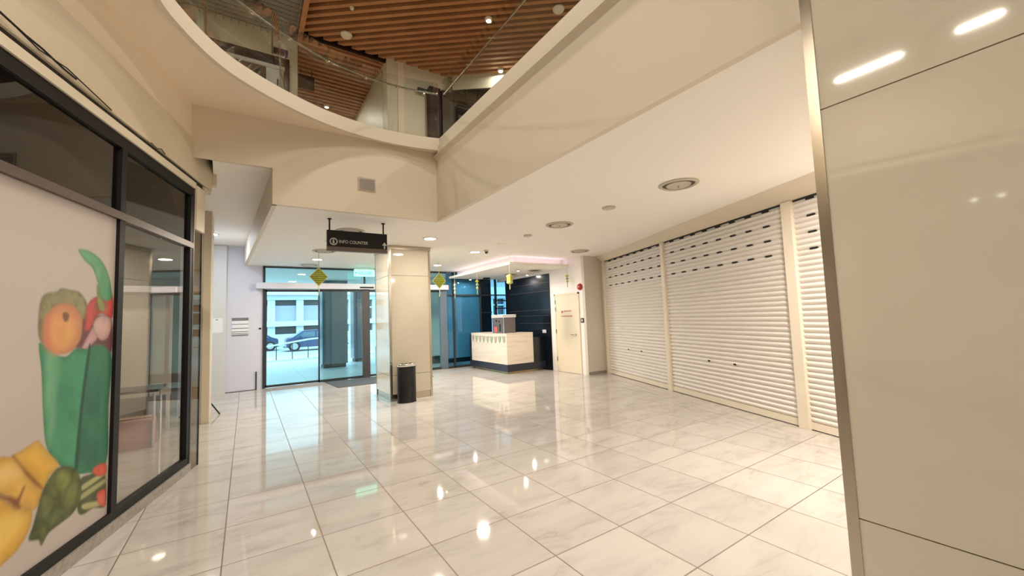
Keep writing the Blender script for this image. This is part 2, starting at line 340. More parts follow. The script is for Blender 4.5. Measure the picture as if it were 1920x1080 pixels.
# right side: service wall, dark wall, pier
g = G(); g.box(7.12, 7.45, 0, 7.3, 7.66, 3.0); g.box(7.12, 8.64, 0, 7.3, 8.86, 3.0); g.box(7.12, 7.66, 2.09, 7.3, 8.64, 3.0); g.box(7.12, 8.86, 2.70, 7.3, 11.66, 3.0)
struct(g.out('wall_service', 'whitewarm'), 'white wall around the service door', 'wall')
g = G(); g.box(7.116, 7.44, 0, 7.80, 7.53, 3.0); g.box(7.72, 7.2, 0, 7.80, 7.5, 3.0); struct(g.out('wall_pier', 'pier'), 'beige pier at the left end of the shutters', 'wall')
g = G(); g.box(7.12, 7.43, 0, 7.75, 7.45, 0.07); struct(g.out('baseboard_pier', 'stone'), 'stone skirting at the foot of the pier', 'baseboard')
g = G(); g.box(7.105, 8.84, 0, 7.125, 11.15, 2.70)
dk = struct(g.out('wall_dark', 'navy'), 'glossy black panel wall behind the counter', 'wall')
for z in (1.30, 1.52, 1.68, 2.22, 2.46):
    tag(G().box(7.098, 8.86, z, 7.106, 10.9 if z > 1.6 else 10.4, z + 0.008).out('groove', 'bronze', dk))
# shutter bulkhead, sloping from ceiling line to shutter head, and wall behind
A = frame((7.7, 7.3), 20.6, -1)
g = G(); ceil_l = [(7.56, 7.45), (6.94, 5.81), (6.33, 4.46), (5.61, 2.68), (5.23, 1.78), (2.60, -4.6)]; sh = [A(s, 0.0, 0)[:2] for s in (-0.16, 1.56, 3.02, 4.93, 5.9, 12.7)]
for i in range(5):
    (a, b), (c, d) = (ceil_l[i], ceil_l[i + 1]), (sh[i], sh[i + 1])
    g.add([(a[0], a[1], 3.0), (b[0], b[1], 3.0), (d[0], d[1], 2.865), (c[0], c[1], 2.865), (a[0], a[1], 3.04), (b[0], b[1], 3.04), (d[0] + .2, d[1], 3.04), (c[0] + .2, c[1], 3.04)], [(0, 1, 2, 3), (4, 7, 6, 5), (3, 2, 6, 7)])
struct(g.out('wall_shutter_head', 'paint'), 'beige bulkhead above the roller shutters', 'wall')
g = G(A); g.box(-0.2, -0.35, 0, 13, -0.25, 3.0); struct(g.out('wall_right', 'shopdark'), 'dark wall behind the shutters', 'wall')
# behind the camera
g = G(); g.box(-9, -5.1, 0, 9, -5, 7.4); struct(g.out('wall_back', 'paint'), 'wall behind the viewpoint', 'wall')

g = G(); g.box(-9, 11.66, 0, -1.3, 11.75, 4.1); g.box(-9.1, -5.1, 0, -9, 11.75, 7.4); g.box(-1.3, 11.66, 3.06, 9.6, 11.75, 4.1); g.box(7.7, 11.66, 0, 9.6, 11.75, 3.06); g.box(9.5, -5.1, 0, 9.6, 11.75, 4.1); g.box(-9, 12.95, 4.2, 9.6, 13.05, 7.4)
struct(g.out('wall_outer', 'paint'), 'outer walls of the building', 'wall')
g = G(); g.box(-0.62, 6.16, 3.3, -0.33, 6.25, 4.06); g.box(-1.3, 6.16, 3.2, -0.62, 6.25, 4.06); struct(g.out('wall_corner', 'paint'), 'wall closing the end of the shutter housing', 'wall')

# ------------------------------------------------------------------ upper level
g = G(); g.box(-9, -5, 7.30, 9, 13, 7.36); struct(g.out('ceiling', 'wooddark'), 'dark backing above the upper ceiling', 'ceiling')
poly = [(0.85, -4.9), (8.9, -4.9), (8.9, 4.9), (4.1, 8.5), (2.5, 8.55), (0.85, 8.36)]
def clip_line(p, d, poly):
    ts = []
    n = len(poly)
    for i in range(n):
        a, b = Vector(poly[i]), Vector(poly[(i + 1) % n]); e = b - a; den = d.x * e.y - d.y * e.x
        if abs(den) < 1e-9: continue
        w = a - p; t = (w.x * e.y - w.y * e.x) / den; u = (w.x * d.y - w.y * d.x) / den
        if -1e-6 <= u <= 1 + 1e-6: ts.append(t)
    return (min(ts), max(ts)) if len(ts) > 1 and max(ts) - min(ts) > 0.05 else None
g = G(); d = Vector((math.sin(math.radians(127.3)), math.cos(math.radians(127.3)))); nn = Vector((-d.y, d.x))
for k in range(-20, 110):
    p = Vector((0.85, -3.0)) + nn * (k * 0.163); r = clip_line(p, d, poly)
    if not r: continue
    a = p + d * r[0]; b = p + d * r[1]; w = nn * 0.037
    g.prism([tuple(a - w), tuple(b - w), tuple(b + w), tuple(a + w)], 7.17, 7.26)
struct(g.out('ceiling', 'wood'), 'timber slat ceiling of the upper level', 'ceiling')
g = G()
for k in range(30): g.box(0.85, 8.42 + k * 0.163, 7.17, 2.47, 8.42 + k * 0.163 + 0.075, 7.26)
struct(g.out('ceiling', 'wood'), 'timber slat ceiling of the upper corridor', 'ceiling')
g = G()
for k in range(44):
    x = -4.2 + k * 0.115; g.box(x, 3.0, 7.12, x + 0.016, 8.6, 7.135)
for k in range(48):
    y = 3.0 + k * 0.117; g.box(-4.2, y, 7.136, 0.78, y + 0.016, 7.151)
struct(g.out('ceiling', 'mesh'), 'grey open mesh ceiling on the upper level', 'ceiling')
g = G(); g.box(-9, 2.0, 7.24, 0.78, 8.6, 7.28); struct(g.out('ceiling', 'shopwall'), 'grey backing above the mesh ceiling', 'ceiling')
g = G(); g.box(0.78, 3.0, 7.05, 0.86, 8.6, 7.28); struct(g.out('trim_4', 'wood'), 'timber edge beam between slats and mesh', 'trim')
g = G(); g.box(0.86, 8.345, 7.12, 2.5, 8.405, 7.3); struct(g.out('trim_5', 'darkwood'), 'dark joint across the timber ceiling', 'trim')
g = G(); g.box(-9, 8.6, 6.70, 0.80, 8.72, 7.3); g.box(0.66, 8.6, 4.2, 0.80, 8.72, 6.7); g.box(0.74, 8.72, 4.2, 0.80, 13, 7.3); g.box(-9, 8.6, 4.2, -0.62, 8.72, 6.7)
struct(g.out('wall_upper_left', 'upper'), 'pale wall of the upper shop on the left', 'wall')
g = G()
for x in (-0.66, 0.36): g.box(x, 8.592, 6.72, x + 0.012, 8.6, 7.3)
struct(g.out('trim_6', 'gap'), 'panel joints in the upper left wall', 'trim')
w = G().box(-0.62, 8.60, 6.60, 0.66, 8.66, 6.70).out('window_1', 'darkwood'); struct(w, 'dark glazed shopfront on the upper level', 'window')
G().box(-0.62, 8.64, 4.2, 0.26, 8.66, 6.46).out('pane', 'dark', w); G().box(-0.62, 8.60, 6.46, 0.66, 8.66, 6.52).out('transom', 'greywall', w)
G().box(0.27, 8.63, 4.2, 0.56, 8.66, 6.45).out('door_leaf', 'greywall', w); G().box(0.45, 8.60, 5.4, 0.47, 8.63, 6.25).out('door_handle', 'black', w); G().box(0.58, 8.58, 4.2, 0.66, 8.66, 6.60).out('frame', 'darkwood', w)
g = G(); g.box(2.47, 8.3, 4.2, 3.36, 8.42, 7.3); g.box(3.36, 8.3, 6.72, 3.97, 8.42, 7.3); g.box(2.47, 8.42, 4.2, 2.58, 13, 7.3); g.box(0.8, 12.9, 4.2, 2.5, 13, 7.3)
struct(g.out('wall_upper_front', 'upper'), 'pale upper wall with a panel joint', 'wall')
g = G(); g.box(2.70, 8.285, 4.2, 2.83, 8.3, 7.2); struct(g.out('trim_7', 'paint'), 'vertical cover strip on the upper front wall', 'trim')
DG = lambda s, off, z: (3.95 + s * 0.8026 - off * 0.5965, 8.17 - s * 0.5965 - off * 0.8026, z)
g = G(DG); g.box(0, -0.1, 6.82, 6.4, 0, 7.3); struct(g.out('wall_upper_right', 'upper'), 'pale band above the dark upper shop', 'wall')
w = struct(G(DG).box(0, -0.08, 4.2, 6.4, -0.05, 6.82).out('window_2', 'dark'), 'dark glazed upper shop on the right', 'window')
G(DG).box(0.0, -0.05, 4.2, 0.05, 0.0, 6.82).out('frame', 'darkwood', w); G(DG).box(0.95, -0.05, 4.2, 1.0, 0.0, 6.82).out('frame', 'darkwood', w); G(DG).box(0, -0.05, 6.78, 6.4, 0.0, 6.82).out('frame', 'darkwood', w)
o = thing('door_portal', (3.65, 8.2, 4.2), 'black door portal at the corner of the upper level beyond the glass', 'door portal')
G().box(3.36, 8.1, 4.2, 3.62, 8.3, 6.72).out('post', 'darkwood', o); G().box(3.66, 8.12, 4.2, 3.92, 8.3, 6.72).out('panel', 'darkwood', o); G().box(3.62, 8.2, 4.2, 3.66, 8.3, 6.72).out('recess', 'black', o)
o = thing('blade_sign', (3.24, 8.2, 6.6), 'small black blade sign beside the black door portal upstairs', 'sign'); G().box(3.12, 8.18, 6.57, 3.35, 8.24, 6.66).out('board', 'black', o); G().box(3.33, 8.18, 6.60, 3.36, 8.3, 6.63).out('bracket', 'black', o)
o = thing('blade_sign', (0.55, 8.5, 6.6), 'small dark blade sign above the upper left shop door', 'sign'); G().box(0.38, 8.44, 6.68, 0.62, 8.50, 6.78).out('board', 'black', o); G().box(0.58, 8.5, 6.71, 0.61, 8.6, 6.74).out('bracket', 'black', o)
o = thing('hanging_panel', (1.05, 9.6, 6.9), 'small dark square sign hanging in the upper timber corridor', 'sign')
G().box(0.90, 9.55, 6.72, 1.22, 9.60, 7.02).out('board', 'darkwood', o)
for x in (0.95, 1.17): G().tube([(x, 9.57, 7.02), (x, 9.57, 7.2)], 0.006).out('rod', 'black', o)
g = G(); g.box(8.9, -5, 4.2, 9, 8, 7.3); g.box(-9, -5, 4.2, -8.9, 13, 7.3); struct(g.out('wall_upper_side', 'paint'), 'outer walls of the upper level', 'wall')

# balustrades
def bracket(g, p, z): g.tube([(p[0], p[1], z), (p[0], p[1], z - 0.05)], 0.007); g.lathe([(0.016, -0.05), (0.016, -0.065)], (p[0], p[1], z), 12)
bal = thing('glass_balustrade', (0.5, 5.4, 4.23), 'curved glass balustrade with a steel handrail around the balcony', 'balustrade')
rail = offset_path(CURVE, -0.075)
seg = [rail[i] for i in range(0, len(rail))]
cuts = [0, 9, 20, 30, 40, 50, 60, len(seg) - 1]
for a, b in zip(cuts[:-1], cuts[1:]):
    pts = seg[a:b + 1]
    if len(pts) < 2: continue
    G().wall(pts, 4.235, 5.12, -0.012).out('glass_panel', 'railglass', bal, smooth=True)
G().tube([(x, y, 4.98) for x, y in offset_path(CURVE, -0.13)], 0.015).out('handrail', 'rail', bal, smooth=True)
for i in range(3, len(rail) - 1, 4): p = offset_path(CURVE, -0.13)[i]; q = rail[i]; g = G(); g.tube([(p[0], p[1], 4.96), (q[0], q[1], 4.93)], 0.008); g.lathe([(0.02, 0), (0.02, 0.012)], (q[0], q[1], 4.915), 12); g.out('bracket', 'steel', bal)
bal = thing('glass_balustrade', (2.43, 2.0, 4.21), 'straight glass balustrade running along the right side of the atrium', 'balustrade')
for a, b in ((5.4, 4.32), (4.30, 3.0), (2.98, 1.7), (1.68, 0.4)): G().box(2.43, b, 4.21, 2.442, a, 5.12).out('glass_panel', 'railglass', bal)
G().tube([(2.52, 5.5, 4.98), (2.52, 0.2, 4.98)], 0.015).out('handrail', 'rail', bal, smooth=True)
for y in (5.1, 4.6, 4.0, 3.3, 2.7): g = G().tube([(2.52, y, 4.96), (2.445, y, 4.93)], 0.008); g.out('bracket', 'steel', bal)

# ================================================================== LAMPS
def downlight(x, y, z, power, label, r=0.105, cat='ceiling lamp', grp='round ceiling downlights', dm='lamp', spread=180):
    t = thing('downlight', (x, y, z), label, cat, grp)
    G().lathe([(r + 0.025, 0.0), (r + 0.025, -0.008), (r, -0.012), (r, 0.0)], (x, y, z)).out('trim_ring', 'offwhite', t, smooth=True)
    G().lathe([(r, -0.002), (r * 0.98, -0.011), (r * 0.5, -0.013)], (x, y, z)).out('diffuser', dm, t)
    lamp(t, (0, 0, -0.02), power, r * 2, spread=spread)
    return t
downlight(2.78, 6.85, 3.0, 11, 'lit round downlight in the ceiling just in front of the marble column')
downlight(4.25, 7.87, 3.0, POWER_LOW, 'lit round downlight beside the small ceiling camera')
downlight(1.34, 10.07, 3.0, 16, 'lit round downlight above the green diamond near the sliding door')
downlight(4.33, 10.19, 3.0, POWER_LOW, 'lit round downlight above the green diamond right of the column')
downlight(1.29, 7.79, 3.0, 26, 'lit round downlight hidden behind the black direction sign')
t = downlight(-0.62, 10.2, 3.45, 5, 'added cool lamp brightening the entrance wall, hidden behind the cream column', dm='lampcold', grp='added cool lamps')  # unseen lamp added to cool and brighten the wall left of the door
[c for c in t.children if c.type == 'LIGHT'][0].data.color = (0.72, 0.84, 1.0)
downlight(2.85, 9.84, 3.0, 20, 'lit round downlight behind the marble column')
for i, (x, y) in enumerate([(4.3, 1.1), (4.3, -1.2), (2.9, -1.6)]): downlight(x, y, 3.0, (80, 60, 20)[i], 'round downlight added out of view to brighten the hall', grp='downlights added out of view')  # unseen lamps added to brighten the hall, mostly its right side

def spot(x, y, z, label, lit=True, power=10, dm='lamp', grp='upper ceiling spotlights', r=0.06, spread=180):
    t = thing('ceiling_spotlight', (x, y, z), label, 'spotlight', grp)
    G().lathe([(r * 1.25, 0.0), (r * 1.25, -0.012), (r, -0.045), (r * 0.8, -0.05)], (x, y, z)).out('housing', 'offwhite', t, smooth=True)
    G().lathe([(r * 0.8, -0.048), (r * 0.7, -0.056)], (x, y, z)).out('lens', dm if lit else 'offwhite', t)
    if lit: lamp(t, (0, 0, -0.07), power, r * 1.4, spread=spread)
    return t
spot(3.78, 6.18, 7.17, 'bright spotlight in the timber slat ceiling nearest the straight balustrade', power=POWER_HIGH)
spot(1.69, 10.97, 7.17, 'bright spotlight at the far end of the timber corridor ceiling', power=14)
spot(1.59, 7.97, 7.17, 'white round fitting on the slats left of centre, unlit', lit=False, r=0.09)
spot(4.77, 5.31, 7.17, 'white round fitting on the slats near the right fascia, unlit', lit=False, r=0.09)
spot(1.53, 7.18, 7.17, 'small steel sprinkler head on the timber slats', lit=False, r=0.03)
t = spot(4.80, 7.40, 7.17, 'bright spotlight at the edge of the slats against the pale upper wall', power=9)
for x, y in ((0.3, 3.4), (0.3, 1.2), (1.7, 1.6), (1.7, -0.6), (0.3, -2.4), (1.6, 3.9)):
    spot(x, y, 7.1, 'unseen spotlight added high over the atrium to light the hall', power=POWER_HIGH, grp='spotlights added above the frame', spread=175)  # unseen lamps added overhead as general light for the hall
for x, y in ((-3.2, 5.5), (-3.2, 7.4), (5.5, 3.0)): spot(x, y, 7.1, 'spotlight over the upper walkway', power=60, grp='upper walkway spotlights')
# linear lights under the balcony
for i, (y0, y1) in enumerate(((1.03, 1.56), (0.38, 0.64))):
    t = thing('linear_light', (-0.86, (y0 + y1) / 2, 4.05), 'slim linear light under the balcony soffit', 'ceiling lamp', 'linear lights under the balcony')
    G().box(-0.885, y0 - 0.02, 4.025, -0.835, y1 + 0.02, 4.05).out('housing', 'offwhite', t); G().box(-0.868, y0, 4.018, -0.852, y1, 4.026).out('diffuser', 'lamp', t)
    lamp(t, (0, 0, -0.045), POWER_STRIP * (y1 - y0), 0.016, shape='RECTANGLE', sy=y1 - y0)

# ================================================================== NEAR AND FAR PILLARS
def pillar(x0, x1, y0, y1, z1, joints, label):
    t = thing('marble_pillar', ((x0 + x1) / 2, (y0 + y1) / 2, 0), label, 'pillar')
    e = 0.045; zs = [0.12] + joints + [z1]
    G().box(x0 + 0.03, y0 + 0.03, 0, x1 - 0.03, y1 - 0.03, z1).out('core', 'gap', t)
    for a, b in zip(zs[:-1], zs[1:]):
        G().box(x0 + 0.004, y0 + 0.004, a + 0.003, x1 - 0.004, y1 - 0.004, b - 0.003).out('marble_panel', 'pillar', t)
    for cx, cy, sx, sy in ((x0, y0, 1, 1), (x1, y0, -1, 1), (x0, y1, 1, -1), (x1, y1, -1, -1)):
        g = G(); xa, xb = sorted((cx, cx + sx * e)); ya, yb = sorted((cy, cy + sy * e)); g.box(xa, ya, 0.0, xb, yb, z1); g.out('corner_strip', 'steel', t)
    G().box(x0 + 0.015, y0 + 0.015, 0, x1 - 0.015, y1 - 0.015, 0.12).out('base', 'steel', t)
    return t
t = pillar(2.29, 3.14, 7.77, 8.77, 3.0, [0.48, 2.41], 'square cream marble pillar with steel corners behind the black bin')
G().box(2.28, 7.76, 2.93, 3.15, 8.78, 2.998).out('capital', 'steel', t)
pillar(2.30, 3.16, -0.25, 0.775, 4.0, [0.56, 2.46], 'large near marble pillar with steel corner filling the right edge')

# ================================================================== LEFT SHOPFRONT
SF = frame((-0.51, 5.62), 14.63)
w = struct(G(SF).box(-0.02, -0.06, 0, 6.6, 0.02, 0.085).out('window_3', 'stone'), 'black framed shopfront on a stone plinth', 'window')
def sfb(n, m, *a): return tag(G(SF).box(*a).out(n, m, w))
sfb('bottom_rail', 'black', 0, -0.05, 0.085, 6.6, 0.004, 0.155); sfb('top_rail', 'black', 0, -0.05, 2.99, 6.6, 0.004, 3.085); sfb('transom', 'bronze', 0, -0.045, 2.405, 6.6, 0.014, 2.465)
for s in (0.0, 1.275, 2.66, 4.05, 5.45): sfb('mullion', 'black', s, -0.05, 0.155, s + 0.07, 0.008, 2.99)
sfb('glass_pane', 'shopglass', 0.07, -0.03, 0.155, 1.275, -0.022, 2.405); sfb('glass_pane', 'smokeglass', 0.07, -0.03, 2.465, 6.6, -0.022, 2.99); sfb('glass_pane', 'shopglass', 1.345, -0.03, 0.155, 6.6, -0.022, 2.405)
sfb('outer_trim', 'boxlight', -0.02, -0.05, 3.085, 6.6, 0.02, 3.155)
sfb('edge_strip', 'bronze', -0.022, -0.05, 0.085, 0.0, 0.012, 3.085)
# glass fin at the end
o = thing('glass_fin', (-0.46, 5.8, 0.0), 'narrow grey glass fin beside the black shopfront post', 'glass panel')
G(SF).box(-0.02, -0.02, 0.0, -0.03, 0.0, 0.001).out('foot', 'steel', o)
G(SF).box(-0.225, 0.0, 0.005, -0.025, 0.010, 2.62).out('pane', 'finglass', o); G(SF).box(-0.232, -0.004, 0.0, -0.225, 0.014, 2.62).out('edge', 'bronze', o)
# roller box
o = thing('shutter_housing', tuple(SF(1.0, 0, 3.2)), 'long cream roller shutter housing above the left shopfront', 'shutter housing')
G(SF).box(-0.53, -0.35, 3.215, 6.6, 0.0, 3.655).out('casing', 'box', o); G(SF).box(-0.30, -0.3, 3.155, 6.6, -0.02, 3.215).out('shadow_gap', 'gap', o)
G(SF).box(-0.36, -0.10, 2.65, -0.12, -0.01, 3.16).out('end_bracket', 'boxlight', o); G(SF).box(-0.10, -0.10, 2.65, -0.02, -0.01, 3.16).out('end_trim', 'boxlight', o); G(SF).box(-0.50, -0.12, 3.16, -0.30, 0.0, 3.20).out('end_lip', 'box', o)
G(SF).box(-0.12, -0.08, 2.68, -0.10, -0.02, 3.10).out('guide_slot', 'slot', o)
G(SF).tube([(0.7, 0.02, 3.20), (0.78, 0.025, 3.215), (0.85, 0.02, 3.19), (0.95, 0.02, 3.2)], 0.006).out('hanging_cable', 'bronze', o)
G(SF).tube([(1.9, 0.012, 3.235), (2.05, 0.03, 3.22), (2.2, 0.015, 3.25), (2.35, 0.03, 3.235), (2.6, 0.014, 3.27), (3.2, 0.014, 3.24)], 0.006).out('hanging_cable', 'slot', o)
G(SF).tube([(1.5, 0.006, 3.222), (2.0, 0.02, 3.25), (2.25, 0.03, 3.215), (2.5, 0.02, 3.26), (3.2, 0.012, 3.26)], 0.004).out('hanging_cable', 'slot', o)
g = G(SF); g.box(-0.56, -0.40, 3.655, 6.6, -0.02, 4.06); struct(g.out('wall_above_shop', 'soffit'), 'painted wall above the shutter housing', 'wall')
# cream column behind
o = thing('painted_column', (-0.62, 8.4, 0), 'slim cream painted column just past the shopfront end', 'column'); G().box(-0.60, 8.2, 0, -0.49, 8.7, 3.45).out('shaft', 'box', o, bevel=0.008); G().box(-0.78, 8.22, 0, -0.60, 8.7, 3.45).out('side_panel', 'box', o)
# shop interior
g = G(); g.box(-5.5, -4.9, 0, -5.4, 9.2, 4.05); g.box(-5.5, 9.7, 0, -0.9, 9.8, 3.4); struct(g.out('wall_shop', 'shopwall'), 'grey walls inside the shop', 'wall')
g = G(); g.prism([(-5.4, -4.9), (-5.4, 9.7), (-1.0, 9.7), (-0.8, 6.3), SF(-0.4, -0.36, 0)[:2], SF(6.6, -0.36, 0)[:2], (-2.6, -4.9)], 3.2, 3.25); struct(g.out('ceiling', 'shopdark'), 'dark ceiling inside the shop', 'ceiling')
o = thing('display_board', (-1.5, 8.0, 0), 'pale board with a light ledge standing inside the shop behind clear glass', 'board'); G().box(-2.0, 8.0, 0.55, -0.95, 8.05, 2.05).out('panel', 'shopwhite', o); G().box(-2.0, 7.85, 2.08, -0.9, 8.05, 2.17).out('ledge', 'white', o); G().box(-1.2, 7.98, 0.55, -1.19, 8.0, 2.05).out('joint', 'gap', o)
for x in (-1.95, -1.0): G().box(x, 8.0, 0, x + 0.04, 8.05, 0.55).out('leg', 'shopwhite', o)
o = thing('folding_table', (-1.5, 7.3, 0), 'dark topped table inside the shop behind the clear lower pane', 'table'); G().box(-2.1, 7.0, 0.72, -0.95, 7.6, 0.75).out('tabletop', 'tabledark', o)
for x in (-2.05, -1.0):
    for y in (7.05, 7.55): G().tube([(x, y, 0.72), (x, y, 0)], 0.015).out('leg', 'chrome', o)
for nm, m, b, lb in (('carton', 'redbox', (-1.45, 7.1, 0, -1.02, 7.45, 0.34), 'reddish printed carton on the shop floor under the table'), ('carton', 'cardboard', (-1.50, 7.62, 0, -1.1, 7.9, 0.30), 'brown open carton on the shop floor behind the reddish carton'), ('carton', 'bluebox', (-1.75, 7.1, 0, -1.52, 7.4, 0.42), 'navy carton on the shop floor left of the reddish carton')):
    o = thing(nm, (b[0], b[1], 0), lb, 'box', 'cartons in the shop'); G().box(*b).out('body', m, o, bevel=0.005); G().box(b[0] + .02, (b[1] + b[4]) / 2 - .02, b[5], b[3] - .02, (b[1] + b[4]) / 2 + .02, b[5] + .002).out('tape', 'offwhite', o)
for (x, y, z) in ((-4.0, 1.05, 2.93), (-4.0, 0.80, 2.93)):
    t = thing('track_spotlight', (x, y, 3.2), 'small cold white spotlight deep inside the shop', 'spotlight', 'cold spotlights in the shop'); G().lathe([(0.035, -0.24), (0.05, -0.16), (0.05, 0.0)], (x, y, 3.2)).out('housing', 'black', t); G().lathe([(0.034, -0.245), (0.03, -0.25)], (x, y, 3.2)).out('lens', 'lampcold', t); lamp(t, (0, 0, -0.27), 6, 0.06, (0.8, 0.9, 1.0))
for (x, y) in ((-1.9, 7.2), (-2.6, 5.4)): downlight(x, y, 3.2, POWER_SHOP, 'round lamp in the dark ceiling inside the shop', grp='lamps inside the shop')

# printed window film
PR = {'bag': [(2.07, 1.461), (2.038, 1.281), (2.01, 1.02), (1.968, 0.817), (1.852, 0.676), (1.688, 0.566), (1.38, 0.537), (1.371, 0.961), (1.359, 1.346), (1.538, 1.387), (1.736, 1.414), (1.835, 1.368), (1.94, 1.39), (2.014, 1.441)], 'bag_side': [(1.609, 1.399), (1.359, 1.346), (1.371, 0.961), (1.38, 0.537), (1.59, 0.554), (1.705, 0.6), (1.667, 0.945)], 'bag_fold': [(1.626, 1.4), (1.598, 1.398), (1.649, 1.014), (1.684, 0.593), (1.716, 0.604), (1.682, 1.021)], 'bag_shine': [(1.999, 1.408), (1.892, 1.359), (1.909, 1.165), (1.913, 0.933), (1.942, 0.816), (1.989, 1.015)], 'strap': [(1.764, 2.087), (1.694, 2.102), (1.596, 2.088), (1.482, 2.029), (1.404, 1.916), (1.376, 1.773), (1.499, 1.767), (1.548, 1.882), (1.614, 1.984), (1.69, 2.02)], 'arc': [(2.074, 1.735), (2.071, 1.834), (2.008, 1.94), (1.898, 2.032), (1.764, 2.087), (1.758, 2.073), (1.883, 2.02), (1.99, 1.929), (2.054, 1.829), (2.057, 1.736)], 'lettuce': [(2.083, 1.606), (2.073, 1.719), (2.033, 1.771), (1.945, 1.787), (1.9, 1.814), (1.811, 1.807), (1.732, 1.798), (1.656, 1.728), (1.661, 1.607), (1.789, 1.428), (1.978, 1.423), (2.068, 1.493)], 'lettuce_light': [(1.997, 1.74), (1.908, 1.786), (1.767, 1.774), (1.7, 1.718), (1.806, 1.721), (1.927, 1.709)], 'peach': [(2.037, 1.547), (2.021, 1.632), (1.967, 1.69), (1.88, 1.718), (1.779, 1.701), (1.706, 1.637), (1.691, 1.563), (1.713, 1.468), (1.787, 1.4), (1.894, 1.386), (1.987, 1.423), (2.029, 1.475)], 'peach_blush': [(2.033, 1.547), (2.016, 1.619), (1.971, 1.606), (1.975, 1.532), (1.944, 1.454), (1.922, 1.395), (1.987, 1.423), (2.024, 1.468)], 'peach_yellow': [(1.971, 1.606), (1.897, 1.606), (1.807, 1.564), (1.811, 1.465), (1.886, 1.417), (1.954, 1.471)], 'peach_stem': [(1.885, 1.648), (1.852, 1.659), (1.826, 1.642), (1.834, 1.603), (1.868, 1.6)], 'back_veg': [(1.694, 1.607), (1.553, 1.647), (1.367, 1.609), (1.359, 1.355), (1.568, 1.393), (1.788, 1.421), (1.714, 1.479)], 'pepper': [(1.666, 1.607), (1.655, 1.701), (1.601, 1.761), (1.494, 1.795), (1.364, 1.803), (1.361, 1.625), (1.486, 1.656), (1.558, 1.623), (1.612, 1.539), (1.668, 1.54)], 'pepper_dark': [(1.574, 1.704), (1.53, 1.781), (1.455, 1.785), (1.425, 1.71), (1.474, 1.672), (1.536, 1.67)], 'pepper_stem': [(1.559, 1.861), (1.528, 1.852), (1.492, 1.767), (1.45, 1.689), (1.5, 1.679), (1.54, 1.745)], 'garlic': [(1.578, 1.562), (1.546, 1.62), (1.46, 1.64), (1.387, 1.617), (1.37, 1.547), (1.406, 1.479), (1.463, 1.457), (1.526, 1.483)], 'onion': [(1.693, 1.404), (1.622, 1.513), (1.566, 1.561), (1.526, 1.483), (1.583, 1.435), (1.638, 1.405)], 'mango': [(2.227, 0.839), (2.148, 0.863), (2.048, 0.887), (2.013, 0.855), (1.949, 0.785), (1.862, 0.686), (1.932, 0.644), (1.984, 0.58), (2.059, 0.657), (2.141, 0.747)], 'corn': [(2.416, 0.861), (2.323, 0.869), (2.22, 0.84), (2.141, 0.747), (2.058, 0.651), (1.984, 0.574), (2.017, 0.502), (2.056, 0.485), (2.136, 0.531), (2.18, 0.532), (2.242, 0.624), (2.312, 0.679), (2.407, 0.716)], 'banana': [(2.408, 0.73), (2.311, 0.676), (2.234, 0.606), (2.173, 0.538), (2.12, 0.524), (2.064, 0.489), (2.061, 0.429), (2.088, 0.367), (2.152, 0.31), (2.228, 0.288), (2.287, 0.276), (2.381, 0.297)], 'gap_one': [(2.22, 0.843), (2.198, 0.836), (2.11, 0.73), (1.998, 0.604), (1.989, 0.582), (2.057, 0.639), (2.149, 0.743)], 'gap_two': [(2.329, 0.7), (2.264, 0.652), (2.214, 0.627), (2.17, 0.603), (2.135, 0.649), (2.124, 0.639), (2.153, 0.573), (2.143, 0.534), (2.181, 0.544), (2.219, 0.594), (2.276, 0.64), (2.328, 0.677)], 'corn_light': [(2.303, 0.801), (2.218, 0.807), (2.159, 0.738), (2.194, 0.706), (2.282, 0.724)], 'banana_light': [(2.301, 0.51), (2.236, 0.536), (2.164, 0.514), (2.143, 0.466), (2.212, 0.426), (2.278, 0.388)], 'artichoke': [(2.078, 0.326), (2.051, 0.395), (2.023, 0.474), (1.988, 0.569), (1.931, 0.634), (1.866, 0.667), (1.784, 0.65), (1.689, 0.588), (1.641, 0.489), (1.646, 0.384), (1.715, 0.319), (1.83, 0.303), (1.92, 0.293), (1.977, 0.245), (2.004, 0.29)], 'leaf_a': [(1.895, 0.615), (1.841, 0.646), (1.767, 0.621), (1.738, 0.542), (1.794, 0.495), (1.871, 0.531)], 'leaf_b': [(1.993, 0.524), (1.934, 0.532), (1.886, 0.465), (1.917, 0.397), (1.986, 0.396)], 'leaf_c': [(1.793, 0.477), (1.727, 0.538), (1.668, 0.499), (1.679, 0.415), (1.738, 0.37), (1.808, 0.399)], 'leaf_d': [(1.917, 0.387), (1.851, 0.417), (1.786, 0.364), (1.86, 0.33), (1.922, 0.319)], 'radish_leaf': [(1.658, 0.513), (1.548, 0.518), (1.397, 0.504), (1.363, 0.232), (1.505, 0.265), (1.628, 0.271), (1.675, 0.344)], 'stem_a': [(1.65, 0.468), (1.396, 0.48), (1.388, 0.455), (1.638, 0.435)], 'stem_b': [(1.647, 0.41), (1.393, 0.425), (1.378, 0.397), (1.634, 0.376)], 'stem_c': [(1.621, 0.339), (1.447, 0.293), (1.384, 0.276), (1.382, 0.244), (1.592, 0.294)], 'radish_a': [(1.531, 0.527), (1.486, 0.556), (1.38, 0.537), (1.375, 0.458), (1.469, 0.475)], 'radish_b': [(1.474, 0.349), (1.426, 0.361), (1.369, 0.339), (1.369, 0.223), (1.446, 0.27)]}
po = thing('window_poster', tuple(SF(2.0, 0, 0.2)), 'large white window poster printed with a green grocery bag and vegetables', 'poster')
G(SF).box(1.345, -0.020, 0.155, 4.05, -0.016, 2.405).out('backing', 'vinyl', po)
